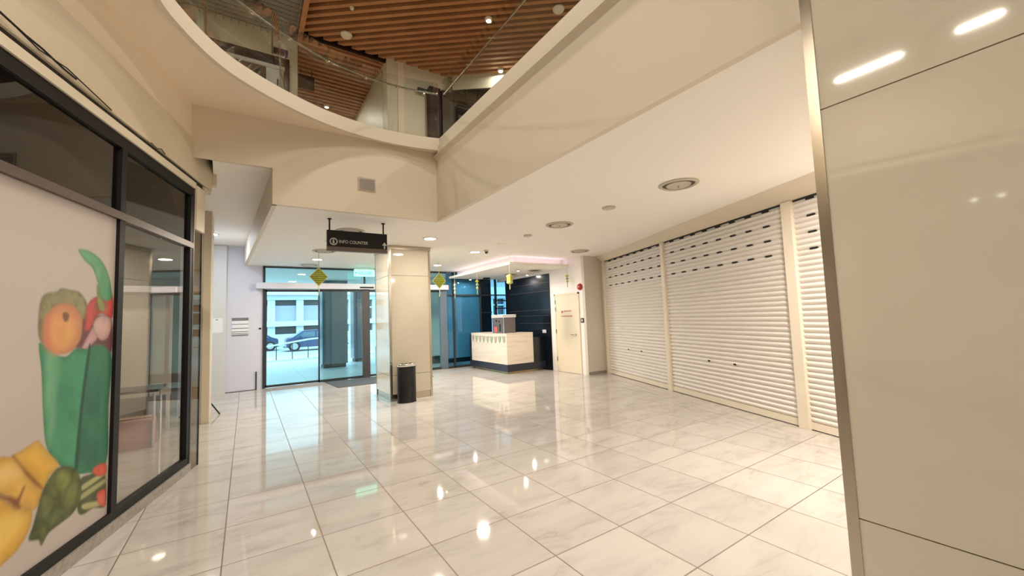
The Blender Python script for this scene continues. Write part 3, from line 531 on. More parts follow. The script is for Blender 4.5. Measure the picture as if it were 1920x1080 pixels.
cols = dict(bag=((0.035, 0.20, 0.095), (0.055, 0.27, 0.14)), bag_side=((0.02, 0.13, 0.07), (0.035, 0.18, 0.10)), bag_fold=((0.008, 0.07, 0.035),) * 2, bag_shine=((0.16, 0.38, 0.22), (0.08, 0.30, 0.15)), strap=((0.12, 0.34, 0.17), (0.06, 0.24, 0.11)), arc=((0.48, 0.44, 0.40),) * 2,
    lettuce=((0.17, 0.15, 0.06), (0.28, 0.26, 0.13)), lettuce_light=((0.30, 0.27, 0.15), (0.22, 0.20, 0.09)), peach=((0.62, 0.26, 0.12), (0.66, 0.33, 0.13)), peach_blush=((0.55, 0.14, 0.09), (0.62, 0.24, 0.11)), peach_yellow=((0.68, 0.38, 0.10), (0.64, 0.30, 0.10)), peach_stem=((0.18, 0.08, 0.03),) * 2,
    back_veg=((0.10, 0.035, 0.035), (0.19, 0.06, 0.06)), pepper=((0.42, 0.035, 0.03), (0.55, 0.09, 0.07)), pepper_dark=((0.20, 0.06, 0.03), (0.28, 0.10, 0.03)), pepper_stem=((0.16, 0.20, 0.05), (0.25, 0.28, 0.09)), garlic=((0.60, 0.45, 0.40), (0.52, 0.30, 0.28)), onion=((0.42, 0.22, 0.24), (0.52, 0.33, 0.33)),
    mango=((0.66, 0.37, 0.04), (0.72, 0.45, 0.08)), corn=((0.64, 0.34, 0.04), (0.70, 0.46, 0.12)), banana=((0.64, 0.36, 0.05), (0.72, 0.45, 0.08)), gap_one=((0.25, 0.10, 0.01),) * 2, gap_two=((0.22, 0.08, 0.02),) * 2, corn_light=((0.74, 0.53, 0.20), (0.70, 0.45, 0.13)), banana_light=((0.76, 0.54, 0.14), (0.70, 0.45, 0.08)),
    artichoke=((0.055, 0.07, 0.015), (0.13, 0.16, 0.04)), leaf_a=((0.26, 0.28, 0.07), (0.10, 0.13, 0.03)), leaf_b=((0.15, 0.18, 0.06), (0.07, 0.09, 0.025)), leaf_c=((0.12, 0.15, 0.04), (0.24, 0.26, 0.08)), leaf_d=((0.15, 0.18, 0.06), (0.07, 0.09, 0.025)),
    radish_leaf=((0.06, 0.08, 0.03), (0.12, 0.12, 0.05)), stem_a=((0.38, 0.38, 0.18),) * 2, stem_b=((0.34, 0.34, 0.16),) * 2, stem_c=((0.40, 0.38, 0.18),) * 2, radish_a=((0.52, 0.07, 0.04), (0.62, 0.16, 0.10)), radish_b=((0.48, 0.06, 0.04), (0.60, 0.14, 0.09)))
order = ['arc', 'lettuce', 'lettuce_light', 'back_veg', 'pepper', 'pepper_dark', 'pepper_stem', 'strap', 'onion', 'garlic', 'bag', 'bag_side', 'bag_fold', 'bag_shine', 'peach', 'peach_blush', 'peach_yellow', 'peach_stem', 'radish_leaf', 'stem_a', 'stem_b', 'stem_c', 'radish_a', 'radish_b', 'corn', 'mango', 'banana', 'gap_one', 'gap_two', 'corn_light', 'banana_light', 'artichoke', 'leaf_a', 'leaf_b', 'leaf_c', 'leaf_d']
import numpy as np
def print_mesh():
    ds = 0.0075; S = np.arange(1.347, 2.93, ds); Z = np.arange(0.157, 2.403, ds); SS, ZZ = np.meshgrid(S, Z); rng = np.random.RandomState(3)
    def fbm(sc, seed):
        r = np.random.RandomState(seed); out = np.zeros_like(SS); amp = 1.0
        for o_ in range(3):
            n = 40; gr = r.rand(n, n); u = (SS * sc * 2 ** o_) % (n - 1); v = (ZZ * sc * 2 ** o_ * 0.8) % (n - 1); i0 = u.astype(int); j0 = v.astype(int); fu = u - i0; fv = v - j0; fu = fu * fu * (3 - 2 * fu); fv = fv * fv * (3 - 2 * fv)
            out += amp * ((gr[j0, i0] * (1 - fu) + gr[j0, i0 + 1] * fu) * (1 - fv) + (gr[j0 + 1, i0] * (1 - fu) + gr[j0 + 1, i0 + 1] * fu) * fv); amp *= 0.5
        return out / 1.75
    img = np.ones(SS.shape + (3,)) * np.array([0.48, 0.43, 0.395])
    for qi, k in enumerate(order):
        pts = np.array(smooth_poly(PR[k], 4)); n = len(pts); inside = np.zeros(SS.shape, bool); dist = np.full(SS.shape, 9.0)
        for q in range(n):
            (x1, y1), (x2, y2) = pts[q], pts[(q + 1) % n]
            c = ((y1 > ZZ) != (y2 > ZZ)); xi = (x2 - x1) * (ZZ - y1) / ((y2 - y1) if abs(y2 - y1) > 1e-9 else 1e-9) + x1; inside ^= (c & (SS < xi))
            ex, ey = x2 - x1, y2 - y1; L2 = ex * ex + ey * ey + 1e-12; t_ = np.clip(((SS - x1) * ex + (ZZ - y1) * ey) / L2, 0, 1); dist = np.minimum(dist, np.hypot(SS - x1 - t_ * ex, ZZ - y1 - t_ * ey))
        sd = np.where(inside, dist, -dist); soft = {'bag': 0.006, 'arc': 0.006, 'peach_blush': 0.045, 'peach_yellow': 0.05, 'bag_shine': 0.04, 'corn_light': 0.05, 'banana_light': 0.05, 'lettuce_light': 0.04, 'leaf_a': 0.04, 'leaf_b': 0.04, 'leaf_c': 0.04, 'leaf_d': 0.04, 'gap_one': 0.012, 'gap_two': 0.014, 'back_veg': 0.02, 'bag_side': 0.012, 'bag_fold': 0.008, 'pepper_dark': 0.02}.get(k, 0.010)
        al = np.clip(0.5 + sd / (2 * soft), 0, 1); al = al * al * (3 - 2 * al)
        if k == 'arc': al = al * 0.45
        c0, c1 = (np.array(c) for c in cols[k]); f = np.clip(fbm(9.0 if k not in ('lettuce', 'artichoke') else 26.0, 11 + qi) * 1.9 - 0.45, 0, 1)[..., None]; col = c0 * (1 - f) + c1 * f
        R = {'peach': 0.12, 'garlic': 0.06, 'mango': 0.09, 'corn': 0.10, 'banana': 0.11, 'artichoke': 0.10, 'pepper': 0.05, 'lettuce': 0.05, 'bag': 0.05, 'strap': 0.03, 'radish_a': 0.02, 'radish_b': 0.02, 'leaf_a': 0.03, 'leaf_b': 0.03, 'leaf_c': 0.03, 'leaf_d': 0.03, 'onion': 0.03}.get(k)
        if R: col = col * (0.62 + 0.46 * np.clip(sd / R, 0, 1) ** 0.6)[..., None]
        img = img * (1 - al[..., None]) + col * al[..., None]
    h_, w_ = SS.shape; v = [SF(float(s_), -0.0155, float(z_)) for s_, z_ in zip(SS.ravel(), ZZ.ravel())]
    f = [(r * w_ + c, r * w_ + c + 1, (r + 1) * w_ + c + 1, (r + 1) * w_ + c) for r in range(h_ - 1) for c in range(w_ - 1)]
    g = G(); g.v = v; g.f = f; pm = mat('grocery print ink', (0.5, 0.5, 0.5), 0.5); nt = pm.node_tree; at = nt.nodes.new('ShaderNodeVertexColor'); at.layer_name = 'ink'; nt.links.new(at.outputs[0], nt.nodes['Principled BSDF'].inputs['Base Color'])
    o = g.out('grocery_print', pm, po); ca = o.data.color_attributes.new('ink', 'FLOAT_COLOR', 'POINT')
    ca.data.foreach_set('color', np.concatenate([img.reshape(-1, 3), np.ones((h_ * w_, 1))], 1).astype(np.float32).ravel()); return o
print_mesh()

# ================================================================== ROLLER SHUTTERS
SW = [('rolled down white roller shutter at the left end, next to the beige pier', 0.05, 2.53), ('wide rolled down white roller shutter in the middle of the row', 2.63, 5.28), ('rolled down white roller shutter cut off by the near marble pillar', 5.42, 8.1)]
ZT = 2.865; PITCH = 0.0683; ZB = 0.098
for label, s0, s1 in SW:
    t = thing('roller_shutter', A((s0 + s1) / 2, 0, 0), label, 'roller shutter', 'white roller shutters on the right')
    g = G(A); prof = []
    n = int((ZT - ZB) / PITCH)
    for k in range(n):
        z = ZB + k * PITCH
        for u, d in ((0.0, -0.004), (0.06, 0.002), (0.2, 0.013), (0.4, 0.022), (0.58, 0.024), (0.75, 0.018), (0.88, 0.008), (0.95, -0.004)): prof.append((z + u * PITCH, d))
    prof.append((ZT, 0.0)); m = len(prof)
    g.add([(s, -0.03 + d, z) for s in (s0, s1) for z, d in prof], [(i, i + 1, m + i + 1, m + i) for i in range(m - 1)])
    g.out('curtain', 'shutter', t)
    G(A).box(s0, -0.045, 0.012, s1, -0.005, ZB).out('bottom_bar', 'post', t); G(A).box(s0, -0.04, 0.0, s1, -0.015, 0.012).out('floor_seal', 'gap', t)
    G(A).box(s0, -0.04, ZT - 0.018, s1, -0.012, ZT - 0.004).out('head_gap', 'gap', t)
    g = G(A); k0 = [31, 34, 37, 40]
    for k in k0:
        z = ZB + k * PITCH - 0.008
        for j in range(8 if s0 < 5 else 9):
            s = s0 + 0.18 + j * 0.305
            if s + 0.1 < s1: G(A).box(s, -0.033, z, s + 0.095, -0.0075, z + 0.020).out('vent_slot', 'slot', t)
    g = G(A); c = (s0 + s1) / 2 + 0.02
    for s in (c - 0.32, c + 0.24): G(A).box(s, -0.03, 0.66, s + 0.05, -0.003, 0.685).out('handle_slot', 'slot', t)
for i, (s0, s1) in enumerate(((-0.06, 0.05), (2.53, 2.63), (5.28, 5.42))):
    g = G(A); g.box(s0, -0.06, 0, s1, 0.03, ZT); struct(g.out('trim_%d' % (8 + i), 'post'), 'cream guide post between roller shutters', 'trim')
    struct(G(A).box(s0 - 0.006, -0.01, 0, s0, 0.012, ZT).out('trim_%d' % (12 + i), 'gap'), 'dark brush seal beside a shutter guide', 'trim')

# ================================================================== CEILING FITTINGS
def diffuser(x, y, r, label):
    t = thing('air_diffuser', (x, y, 3.0), label, 'air vent', 'round air diffusers')
    G().lathe([(r, 0.0), (r, -0.006), (r * 0.86, -0.022), (r * 0.80, -0.010), (r * 0.80, 0.0)], (x, y, 3.0), 40).out('outer_ring', 'diff', t, smooth=True)
    G().lathe([(r * 0.80, -0.001), (r * 0.79, -0.004)], (x, y, 3.0), 40).out('throat', 'diffdark', t)
    G().lathe([(r * 0.62, -0.006), (r * 0.60, -0.018), (r * 0.50, -0.012), (r * 0.1, -0.02)], (x, y, 3.0), 40).out('inner_cone', 'diff', t, smooth=True)
    G().lathe([(0.012, -0.02), (0.012, -0.05)], (x, y, 3.0), 8).out('knob', 'diff', t)
diffuser(4.22, 2.76, 0.225, 'largest round air diffuser in the ceiling, nearest the viewer')
diffuser(4.27, 4.98, 0.225, 'round air diffuser left of the white disc in the ceiling')
diffuser(6.50, 6.90, 0.225, 'round air diffuser by the beige pier at the shutter end')
diffuser(1.39, 6.77, 0.225, 'round air diffuser half hidden behind the black direction sign')
diffuser(1.31, 8.84, 0.225, 'round air diffuser just below the black direction sign')
diffuser(1.30, 11.1, 0.225, 'round air diffuser above the sliding door')
def disc(x, y, r, label, nm='ceiling_disc'):
    t = thing(nm, (x, y, 3.0), label, 'ceiling disc'); G().lathe([(r, 0.0), (r, -0.012), (r * 0.85, -0.02)], (x, y, 3.0)).out('cover', 'diff', t, smooth=True); G().lathe([(r * 0.3, -0.02), (r * 0.25, -0.028)], (x, y, 3.0), 12).out('centre', 'offwhite', t)
disc(4.23, 3.86, 0.095, 'flat off white disc on the ceiling between two large diffusers')
disc(4.29, 5.9, 0.08, 'small grey disc on the ceiling left of the far diffuser')
t = thing('access_panel', (4.3, 6.87, 3.0), 'small flush square access panel in the ceiling', 'ceiling panel'); G().box(4.2, 6.78, 2.994, 4.4, 6.98, 3.0).out('panel', 'ceil', t); G().box(4.21, 6.79, 2.992, 4.24, 6.82, 2.995).out('latch', 'diff', t)
t = thing('security_camera', (4.38, 7.60, 3.0), 'small grey dome camera on the ceiling beside a lit downlight', 'camera'); G().lathe([(0.06, 0), (0.06, -0.03), (0.045, -0.035)], (4.38, 7.6, 3.0), 20).out('base', 'offwhite', t); G().lathe([(0.045, -0.035), (0.04, -0.06), (0.015, -0.078)], (4.38, 7.6, 3.0), 20).out('dome', 'diffdark', t, smooth=True)
t = thing('wall_vent', (1.37, 5.6, 3.41), 'small square air grille on the beige fascia above the direction sign', 'air vent')
G().box(1.255, 5.588, 3.32, 1.485, 5.6, 3.50).out('frame', 'diff', t)
for k in range(8): G().add([(1.27, 5.582, 3.335 + k * .0195), (1.47, 5.582, 3.335 + k * .0195), (1.47, 5.588, 3.347 + k * .0195), (1.27, 5.588, 3.347 + k * .0195)], [(0, 1, 2, 3)]).out('slat', 'stone', t)

# canopy over the counter
t = thing('dropped_canopy', (6.2, 9.6, 2.77), 'white dropped ceiling canopy with a pink lit cove over the counter', 'canopy')
G().box(5.24, 7.98, 2.775, 7.11, 11.45, 2.835).out('slab', 'ceil', t)
G().box(5.52, 8.26, 2.835, 7.11, 11.45, 3.0).out('neck', 'ceil', t)
g = G(); g.box(5.36, 8.10, 2.835, 5.40, 11.4, 2.85); g.box(5.40, 8.10, 2.835, 7.1, 8.14, 2.85); g.out('led_strip', 'cove', t)
lamp(t, (-0.83, 0.2, 0.10), 0.7, 0.03, (1.0, 0.74, 0.95), 'RECTANGLE', 3.2, (math.pi, 0, 0)); lamp(t, (0.05, -1.48, 0.10), 0.5, 1.6, (1.0, 0.74, 0.95), 'RECTANGLE', 0.03, (math.pi, 0, 0))
for x, y, l in ((6.0, 8.75, 'small lit spotlight at the front of the canopy over the counter'), (6.9, 9.6, 'small lit spotlight in the canopy nearest the dark wall'), (5.85, 11.2, 'small lit spotlight at the far left of the canopy')):
    spot(x, y, 2.775, l, power=7, grp='canopy spotlights', r=0.04)
for x, y, l in ((6.60, 8.83, 'slim round diffuser under the canopy, right of the front spotlight'), (6.5, 9.9, 'slim round diffuser under the canopy behind the yellow lantern')):
    q = thing('air_diffuser', (x, y, 2.775), l, 'air vent', 'canopy air diffusers'); G().lathe([(0.2, 0), (0.2, -0.008), (0.15, -0.016)], (x, y, 2.775)).out('ring', 'diff', q); G().lathe([(0.14, -0.016), (0.13, -0.018)], (x, y, 2.775)).out('throat', 'diffdark', q)
q = thing('ceiling_projector', (6.3, 11.0, 2.775), 'small black square fitting under the far end of the canopy', 'ceiling fitting'); G().box(6.22, 10.9, 2.735, 6.40, 11.05, 2.775).out('body', 'black', q, bevel=0.004); G().box(6.27, 10.94, 2.729, 6.35, 11.01, 2.735).out('lens', 'diffdark', q)

# ================================================================== DIRECTION SIGN
t = thing('direction_sign', (1.345, 6.05, 3.0), 'black hanging sign reading INFO COUNTER with an upward arrow', 'sign')
ST = lambda s, off, z: (0.93 + s, 6.03 - off, z)
bd = G().box(0.93, 6.03, 2.595, 1.76, 6.10, 2.83).out('board', 'black', t); G().box(0.928, 6.025, 2.54, 1.762, 6.105, 2.597).out('bottom_strip', 'bronze', t)
for x in (0.965, 1.715):
    r = G().tube([(x, 6.065, 2.83), (x, 6.065, 2.99)], 0.011).out('rod', 'black', t); G().lathe([(0.028, -0.012), (0.028, 0.0)], (x, 6.065, 3.0), 14).out('ceiling_plate', 'black', r)
text('lettering', 'INFO COUNTER', 0.062, 'text', bd, ST, 0.155, 2.652, width=0.395)
g = G(lambda x, y, z: (x, y, z)); cx, cz = 0.93 + 0.082, 2.668
n = 28; ring = [(cx + r * math.cos(2 * math.pi * k / n), y, cz + r * math.sin(2 * math.pi * k / n)) for y in (6.027,) for r in (0.052, 0.040) for k in range(n)]
g.add(ring, [(k, (k + 1) % n, n + (k + 1) % n, n + k) for k in range(n)]); g.box(cx - 0.010, 6.026, cz - 0.028, cx + 0.010, 6.028, cz + 0.008); g.box(cx - 0.018, 6.026, cz + 0.0, cx, 6.028, cz + 0.008); g.box(cx - 0.020, 6.026, cz - 0.030, cx + 0.020, 6.028, cz - 0.021); g.box(cx - 0.009, 6.026, cz + 0.014, cx + 0.009, 6.028, cz + 0.030)
g.out('info_symbol', 'text', bd)
g = G(ST); ax = 0.79; g.box(ax - 0.009, 0.001, 2.605, ax + 0.009, 0.003, 2.665); g.add([(ax - 0.036, 0.003, 2.655), (ax + 0.036, 0.003, 2.655), (ax, 0.003, 2.705), (ax - 0.018, 0.003, 2.655), (ax + 0.018, 0.003, 2.655)], [(0, 1, 2)]); g.out('arrow', 'text', bd)

# ================================================================== EXIT SIGN
t = thing('exit_sign', (2.65, 11.2, 3.0), 'glowing green exit sign hanging over the sliding door', 'exit sign')
G().box(2.38, 11.19, 2.75, 2.92, 11.22, 2.94).out('lit_panel', 'exitg', t, bevel=0.02)
ET = lambda s, off, z: (2.38 + s, 11.19 - off, z)
text('lettering', 'KELUAR', 0.12, 'exitt', t, ET, 0.12, 2.80, off=0.003, width=0.33)
g = G(ET); g.box(0.03, 0.002, 2.835, 0.08, 0.004, 2.85); g.box(0.03, 0.002, 2.825, 0.045, 0.004, 2.86); g.out('running_mark', 'exitt', t)
G().box(2.40, 11.18, 2.94, 2.90, 11.23, 2.965).out('housing', 'offwhite', t)
for x in (2.5, 2.8): G().tube([(x, 11.205, 2.96), (x, 11.205, 3.0)], 0.006).out('rod', 'chrome', t)

# ================================================================== SLIDING DOOR AND FACADE GLASS
d = struct(G().box(0.33, 11.57, 0, 0.38, 11.66, 2.98).out('door_1', 'darkframe'), 'automatic glass sliding door of the entrance', 'door')
def db(n, m, *a, bevel=0): return G().box(*a).out(n, m, d, bevel=bevel)
db('top_frame', 'darkframe', 0.33, 11.57, 2.955, 5.2, 11.66, 2.99); db('transom_glass', 'glass', 0.38, 11.61, 2.58, 5.2, 11.62, 2.955)
op = db('operator_housing', 'white', 0.18, 11.44, 2.425, 5.22, 11.64, 2.575, bevel=0.01); G().box(2.58, 11.425, 2.455, 2.95, 11.44, 2.49).out('sensor', 'slot', op)
G().tube([(2.72, 11.5, 2.575), (2.72, 11.5, 2.70), (2.70, 11.45, 2.78)], 0.03).out('sensor_bracket', 'darkframe', op)
def leaf(x0, x1, y, post_r=0.035, m='darkframe'):
    q = G().box(x0, y, 0.02, x0 + 0.035, y + 0.035, 2.42).out('door_leaf', m, d)
    G().box(x1 - post_r, y, 0.02, x1, y + 0.035, 2.42).out('stile', m, q); G().box(x0, y, 0.02, x1, y + 0.035, 0.075).out('bottom_rail', m, q); G().box(x0, y, 2.36, x1, y + 0.035, 2.42).out('top_rail', m, q)
    G().box(x0 + 0.03, y + 0.012, 0.07, x1 - 0.03, y + 0.022, 2.37).out('glass', 'glass', q)
leaf(0.38, 1.60, 11.60); leaf(1.56, 2.70, 11.55); leaf(2.84, 4.1, 11.60)
db('centre_post', 'doorpost', 2.67, 11.54, 0.0, 2.85, 11.64, 2.43)
leaf(4.1, 5.2, 11.60); db('threshold', 'chrome', 0.33, 11.52, 0.0, 5.2, 11.68, 0.012)
q = db('end_post', 'extcol', 4.98, 11.56, 0.0, 5.20, 11.68, 2.42)
f = struct(G().box(5.2, 11.6, 2.985, 7.6, 11.66, 3.0).out('window_4', 'darkframe'), 'blue tinted glass facade behind the counter', 'window')
def fb(n, m, *a): return G().box(*a).out(n, m, f)
for x in (5.42, 6.38, 6.98, 7.50): fb('mullion', 'darkframe', x, 11.58, 0, x + 0.05, 11.66, 2.99)
fb('transom', 'darkframe', 5.2, 11.58, 2.25, 7.6, 11.66, 2.29); fb('bottom_rail', 'darkframe', 5.2, 11.58, 0, 7.6, 11.66, 0.06)
fb('glazing_bar', 'darkframe', 6.98, 11.58, 2.06, 7.5, 11.66, 2.10); fb('glazing_bar', 'darkframe', 6.98, 11.58, 1.80, 7.5, 11.66, 1.84)
fb('sill', 'darkframe', 5.2, 11.66, 0.16, 6.4, 11.75, 0.30)
fb('glass', 'tealglass', 5.2, 11.62, 0.06, 7.6, 11.63, 2.99); fb('window_film', 'film', 5.2, 11.632, 0.30, 6.38, 11.636, 2.25); fb('window_film', 'film', 5.2, 11.632, 2.29, 6.38, 11.636, 2.96)
g = G(); g.box(7.6, 11.0, 0, 7.7, 11.7, 3.1); struct(g.out('wall_end', 'navy'), 'dark return wall at the end of the facade', 'wall')
t = thing('structural_column', (6.7, 12.2, 0), 'dark column standing behind the blue glass beside the machine', 'column'); G().box(6.43, 12.0, 0, 7.05, 12.5, 3.2).out('shaft', 'extcoldark', t); G().tube([(6.60, 11.97, 2.75), (6.60, 11.97, 1.70), (7.05, 11.97, 1.70)], 0.02).out('pipe', 'mesh', t)
t = thing('blind_wall', (5.8, 13.4, 0), 'plain grey outside wall behind the blue facade glass', 'wall'); G().box(4.9, 13.4, 0, 6.9, 13.5, 3.2).out('panel', 'bldg', t); G().box(4.9, 13.38, 0, 6.9, 13.4, 0.25).out('skirting', 'extcoldark', t)

t = thing('door_mat', (2.4, 10.9, 0), 'dark grey ribbed door mat inside the sliding door', 'mat'); G().prism([(1.81, 10.34), (4.2, 10.34), (4.2, 11.45), (1.72, 11.45)], 0.0, 0.012).out('carpet', 'mat_', t); G().box(1.81, 10.32, 0, 4.2, 10.345, 0.014).out('edging', 'bronze', t)

# notices on the entrance wall
t = thing('paper_notice', (-0.57, 11.5, 1.57), 'white paper notice on the grey pilaster left of the opening hours', 'notice'); G().box(-0.70, 11.494, 1.40, -0.46, 11.499, 1.74).out('sheet', 'paper', t); G().box(-0.59, 11.492, 1.69, -0.55, 11.494, 1.71).out('heading', 'greytext', t)
t = thing('hours_notice', (-0.12, 11.59, 1.52), 'white notice with dark text bars on the wall beside the door', 'notice')
G().box(-0.29, 11.592, 1.31, 0.04, 11.598, 1.735).out('sheet', 'paper', t)
for z0, z1 in ((1.665, 1.735), (1.575, 1.59), (1.475, 1.492), (1.40, 1.415), (1.355, 1.37), (1.31, 1.338)): G().box(-0.29, 11.589, z0, 0.04, 11.592, z1).out('dark_bar', 'greytext', t)
WT = lambda s, off, z: (-0.29 + s, 11.589 - off, z)
t = thing('wall_switch', (0.27, 11.6, 1.46), 'tiny black switch on the white wall left of the door frame', 'switch'); G().box(0.25, 11.585, 1.44, 0.30, 11.6, 1.48).out('button', 'black', t); G().box(0.23, 11.592, 1.36, 0.32, 11.6, 1.50).out('plate', 'white', t)

# tripod behind the column
t = thing('tripod_stand', (-0.66, 9.2, 0), 'black tripod stand mostly hidden behind the cream column', 'stand')
for x, y in ((-0.38, 8.88), (-0.95, 9.0), (-0.66, 9.55)): G().tube([(x, y, 0.008), (-0.66, 9.2, 0.38)], 0.011).out('leg', 'black', t)
G().tube([(-0.66, 9.2, 0.2), (-0.66, 9.2, 1.2)], 0.014).out('pole', 'black', t)

# ================================================================== BIN
t = thing('litter_bin', (2.53, 7.55, 0), 'black oval litter bin with a steel top in front of the marble pillar', 'bin')
def ell(prof, n=40, a=0.178, b=0.125):
    g = G(lambda x, y, z: (2.53 + x, 7.54 + y * b / a, z)); return g.lathe([(r * a, h) for r, h in prof], (0, 0, 0), n)
ell([(1.0, 0.0), (1.02, 0.01), (1.0, 0.025), (0.985, 0.03), (0.985, 0.655), (1.0, 0.665)]).out('body', 'bin', t, smooth=True)
lid = ell([(1.01, 0.665), (1.01, 0.70), (0.95, 0.712), (0.4, 0.716)]).out('lid', 'chrome', t, smooth=True)
for dx in (-0.08, 0.0, 0.08): G().lathe([(0.03, 0.714), (0.03, 0.7185)], (2.53 + dx, 7.54, 0), 16).out('opening', 'slot', lid)

# ================================================================== COUNTER
t = thing('reception_counter', (6.2, 10.0, 0), 'pale wood grain reception counter on a dark base under the canopy', 'counter')
G().box(5.88, 9.24, 0.0, 7.09, 9.8, 0.055).out('toe_kick', 'gold', t); G().box(5.88, 9.8, 0, 6.35, 11.1, 0.055).out('toe_kick', 'gold', t)
G().box(5.80, 9.12, 0.055, 7.10, 9.78, 0.25).out('base', 'navybase', t); G().box(5.80, 9.78, 0.055, 6.42, 11.25, 0.25).out('base', 'navybase', t)
G().box(5.79, 9.11, 0.25, 6.66, 9.76, 1.06).out('front_panel', 'counter', t); G().box(5.79, 9.76, 0.25, 6.42, 11.12, 1.06).out('side_panel', 'counter', t); G().box(5.80, 11.12, 0.25, 6.42, 11.26, 1.02).out('end_panel', 'navybase', t)
G().box(6.66, 9.13, 0.25, 7.10, 9.76, 0.93).out('return_panel', 'navy', t); G().box(5.785, 9.105, 1.06, 6.665, 9.765, 1.075).out('worktop', 'counter', t); G().box(5.785, 9.765, 1.06, 6.43, 11.13, 1.075).out('worktop', 'counter', t)
t = thing('bunting', (5.78, 10.1, 1.0), 'string of green paper pennants across the counter side', 'bunting')
G().tube([(5.783, 9.18 + k * 0.24, 1.01 - 0.03 * math.sin(math.pi * k / 8)) for k in range(9)], 0.003).out('string', 'bunt', t)
for k in range(9):
    y = 9.24 + k * 0.22; z = 1.0 - 0.03 * math.sin(math.pi * k / 8); c = 0.07
    G().add([(5.782, y - c, z), (5.782, y + c, z), (5.782, y + c * .7, z - 0.11), (5.782, y, z - 0.17), (5.782, y - c * .7, z - 0.11), (5.776, y - c, z), (5.776, y + c, z), (5.776, y + c * .7, z - 0.11), (5.776, y, z - 0.17), (5.776, y - c * .7, z - 0.11)],
            [(0, 1, 2, 3, 4), (9, 8, 7, 6, 5)] + [(i, (i + 1) % 5, (i + 1) % 5 + 5, i + 5) for i in range(5)]).out('pennant', 'bunt' if k % 2 else 'buntb', t)
t = thing('drinks_machine', (6.1, 9.75, 1.075), 'grey drinks machine with a light lid standing on the counter', 'machine')
G().box(5.92, 9.45, 1.075, 6.32, 10.05, 1.50).out('body', 'machine', t, bevel=0.006); G().box(5.90, 9.43, 1.50, 6.34, 10.07, 1.59).out('lid', 'machinetop', t, bevel=0.01); G().box(5.905, 9.435, 1.075, 5.93, 9.46, 1.50).out('corner_edge', 'chrome', t)
for y, z, r in ((9.82, 1.42, 0.028), (9.66, 1.40, 0.018), (9.62, 1.24, 0.02)): G().lathe([(r, 0.0), (r, -0.015)], (5.92, y, z), 14, 'x').out('knob', 'slot', t)
G().box(5.913, 9.6, 1.12, 5.92, 9.66, 1.33).out('panel_slot', 'slot', t); G().box(5.913, 9.78, 1.10, 5.92, 9.95, 1.25).out('red_label', 'redtext', t)
t = thing('wall_socket', (7.1, 9.15, 1.07), 'white double socket on the black panel wall', 'socket'); G().box(7.09, 9.06, 1.03, 7.105, 9.22, 1.12).out('plate', 'white', t); G().box(7.086, 9.09, 1.05, 7.09, 9.12, 1.09).out('switch', 'offwhite', t)

# ================================================================== SERVICE DOOR
d = struct(G().box(7.10, 7.70, 0.006, 7.15, 8.60, 2.05).out('door_2', 'doorp'), 'cream service door in the white wall', 'door')
g = G(); g.box(7.09, 7.66, 0, 7.16, 7.70, 2.09); g.box(7.09, 8.60, 0, 7.16, 8.64, 2.09); g.box(7.09, 7.66, 2.05, 7.16, 8.64, 2.09); g.out('door_frame', 'doorp', d)
h = G().lathe([(0.022, 0.0), (0.022, -0.012)], (7.10, 7.82, 1.0), 16, 'x').out('handle_rose', 'steel', d); G().tube([(7.088, 7.82, 1.0), (7.05, 7.82, 1.0), (7.05, 7.98, 1.0)], 0.009).out('door_handle', 'chrome', h)
for z in (0.28, 1.02, 1.62, 1.82): G().box(7.085, 8.585, z, 7.10, 8.61, z + 0.11).out('hinge', 'steel', d)
DT = lambda s, off, z: (7.10 - off, 8.36 - s, z)
text('lettering', 'RESTRICTED AREA', 0.05, 'redtext', d, DT, 0.09, 1.60, width=0.30); text('lettering', 'AUTHORISED PERSONNEL', 0.04, 'redtext', d, DT, -0.02, 1.47, width=0.46)
g = G(DT); g.lathe([(0.035, 0), (0.035, 0.003)], (0.03, 0.001, 1.60), 12, 'y'); g.out('warning_mark', 'redtext', d)
t = thing('alarm_bell', (7.12, 7.60, 2.22), 'round red alarm bell on the white wall above the cream door', 'alarm bell'); G().lathe([(0.085, 0.0), (0.085, -0.02), (0.07, -0.05), (0.03, -0.065)], (7.12, 7.60, 2.22), 24, 'x').out('gong', 'red', t, smooth=True); G().lathe([(0.02, -0.065), (0.015, -0.075)], (7.12, 7.60, 2.22), 12, 'x').out('hub', 'chrome', t)
t = thing('door_release', (7.12, 7.56, 1.36), 'small black access button on the wall right of the cream door', 'switch'); G().box(7.10, 7.52, 1.31, 7.12, 7.62, 1.42).out('plate', 'black', t); G().box(7.094, 7.545, 1.335, 7.10, 7.595, 1.395).out('button', 'white', t)

# ================================================================== HANGING ORNAMENTS
def rhomb(x, y, z, r, label):
    t = thing('diamond_ornament', (x, y, 3.0), label, 'ornament', 'woven green diamond ornaments')
    g = G(); a = 0.9
    pts = [(x + r * c * a, z + r * s_) for c, s_ in ((0, 1), (1, 0), (0, -1), (-1, 0))]; n = 4; dy = 0.045
    g.add([(px, y, pz) for px, pz in pts] + [(x, y - dy, z), (x, y + dy, z)], [(i, (i + 1) % 4, 4) for i in range(4)] + [((i + 1) % 4, i, 5) for i in range(4)]); g.out('woven_body', 'ket', t)
    for i in range(4):
        p, q = pts[i], pts[(i + 1) % 4]; G().tube([(p[0], y, p[1]), (q[0], y, q[1])], 0.006, 6).out('edge_ribbon', 'ketlight' if i < 2 else 'ketpale', t)
    G().tube([(x, y, 3.0), (x, y, z + r)], 0.006).out('cord', 'ketlight', t); G().tube([(x, y, z - r), (x + 0.01, y, z - r - 0.1), (x - 0.005, y, z - r - 0.2)], 0.010).out('tassel', 'ketpale', t)
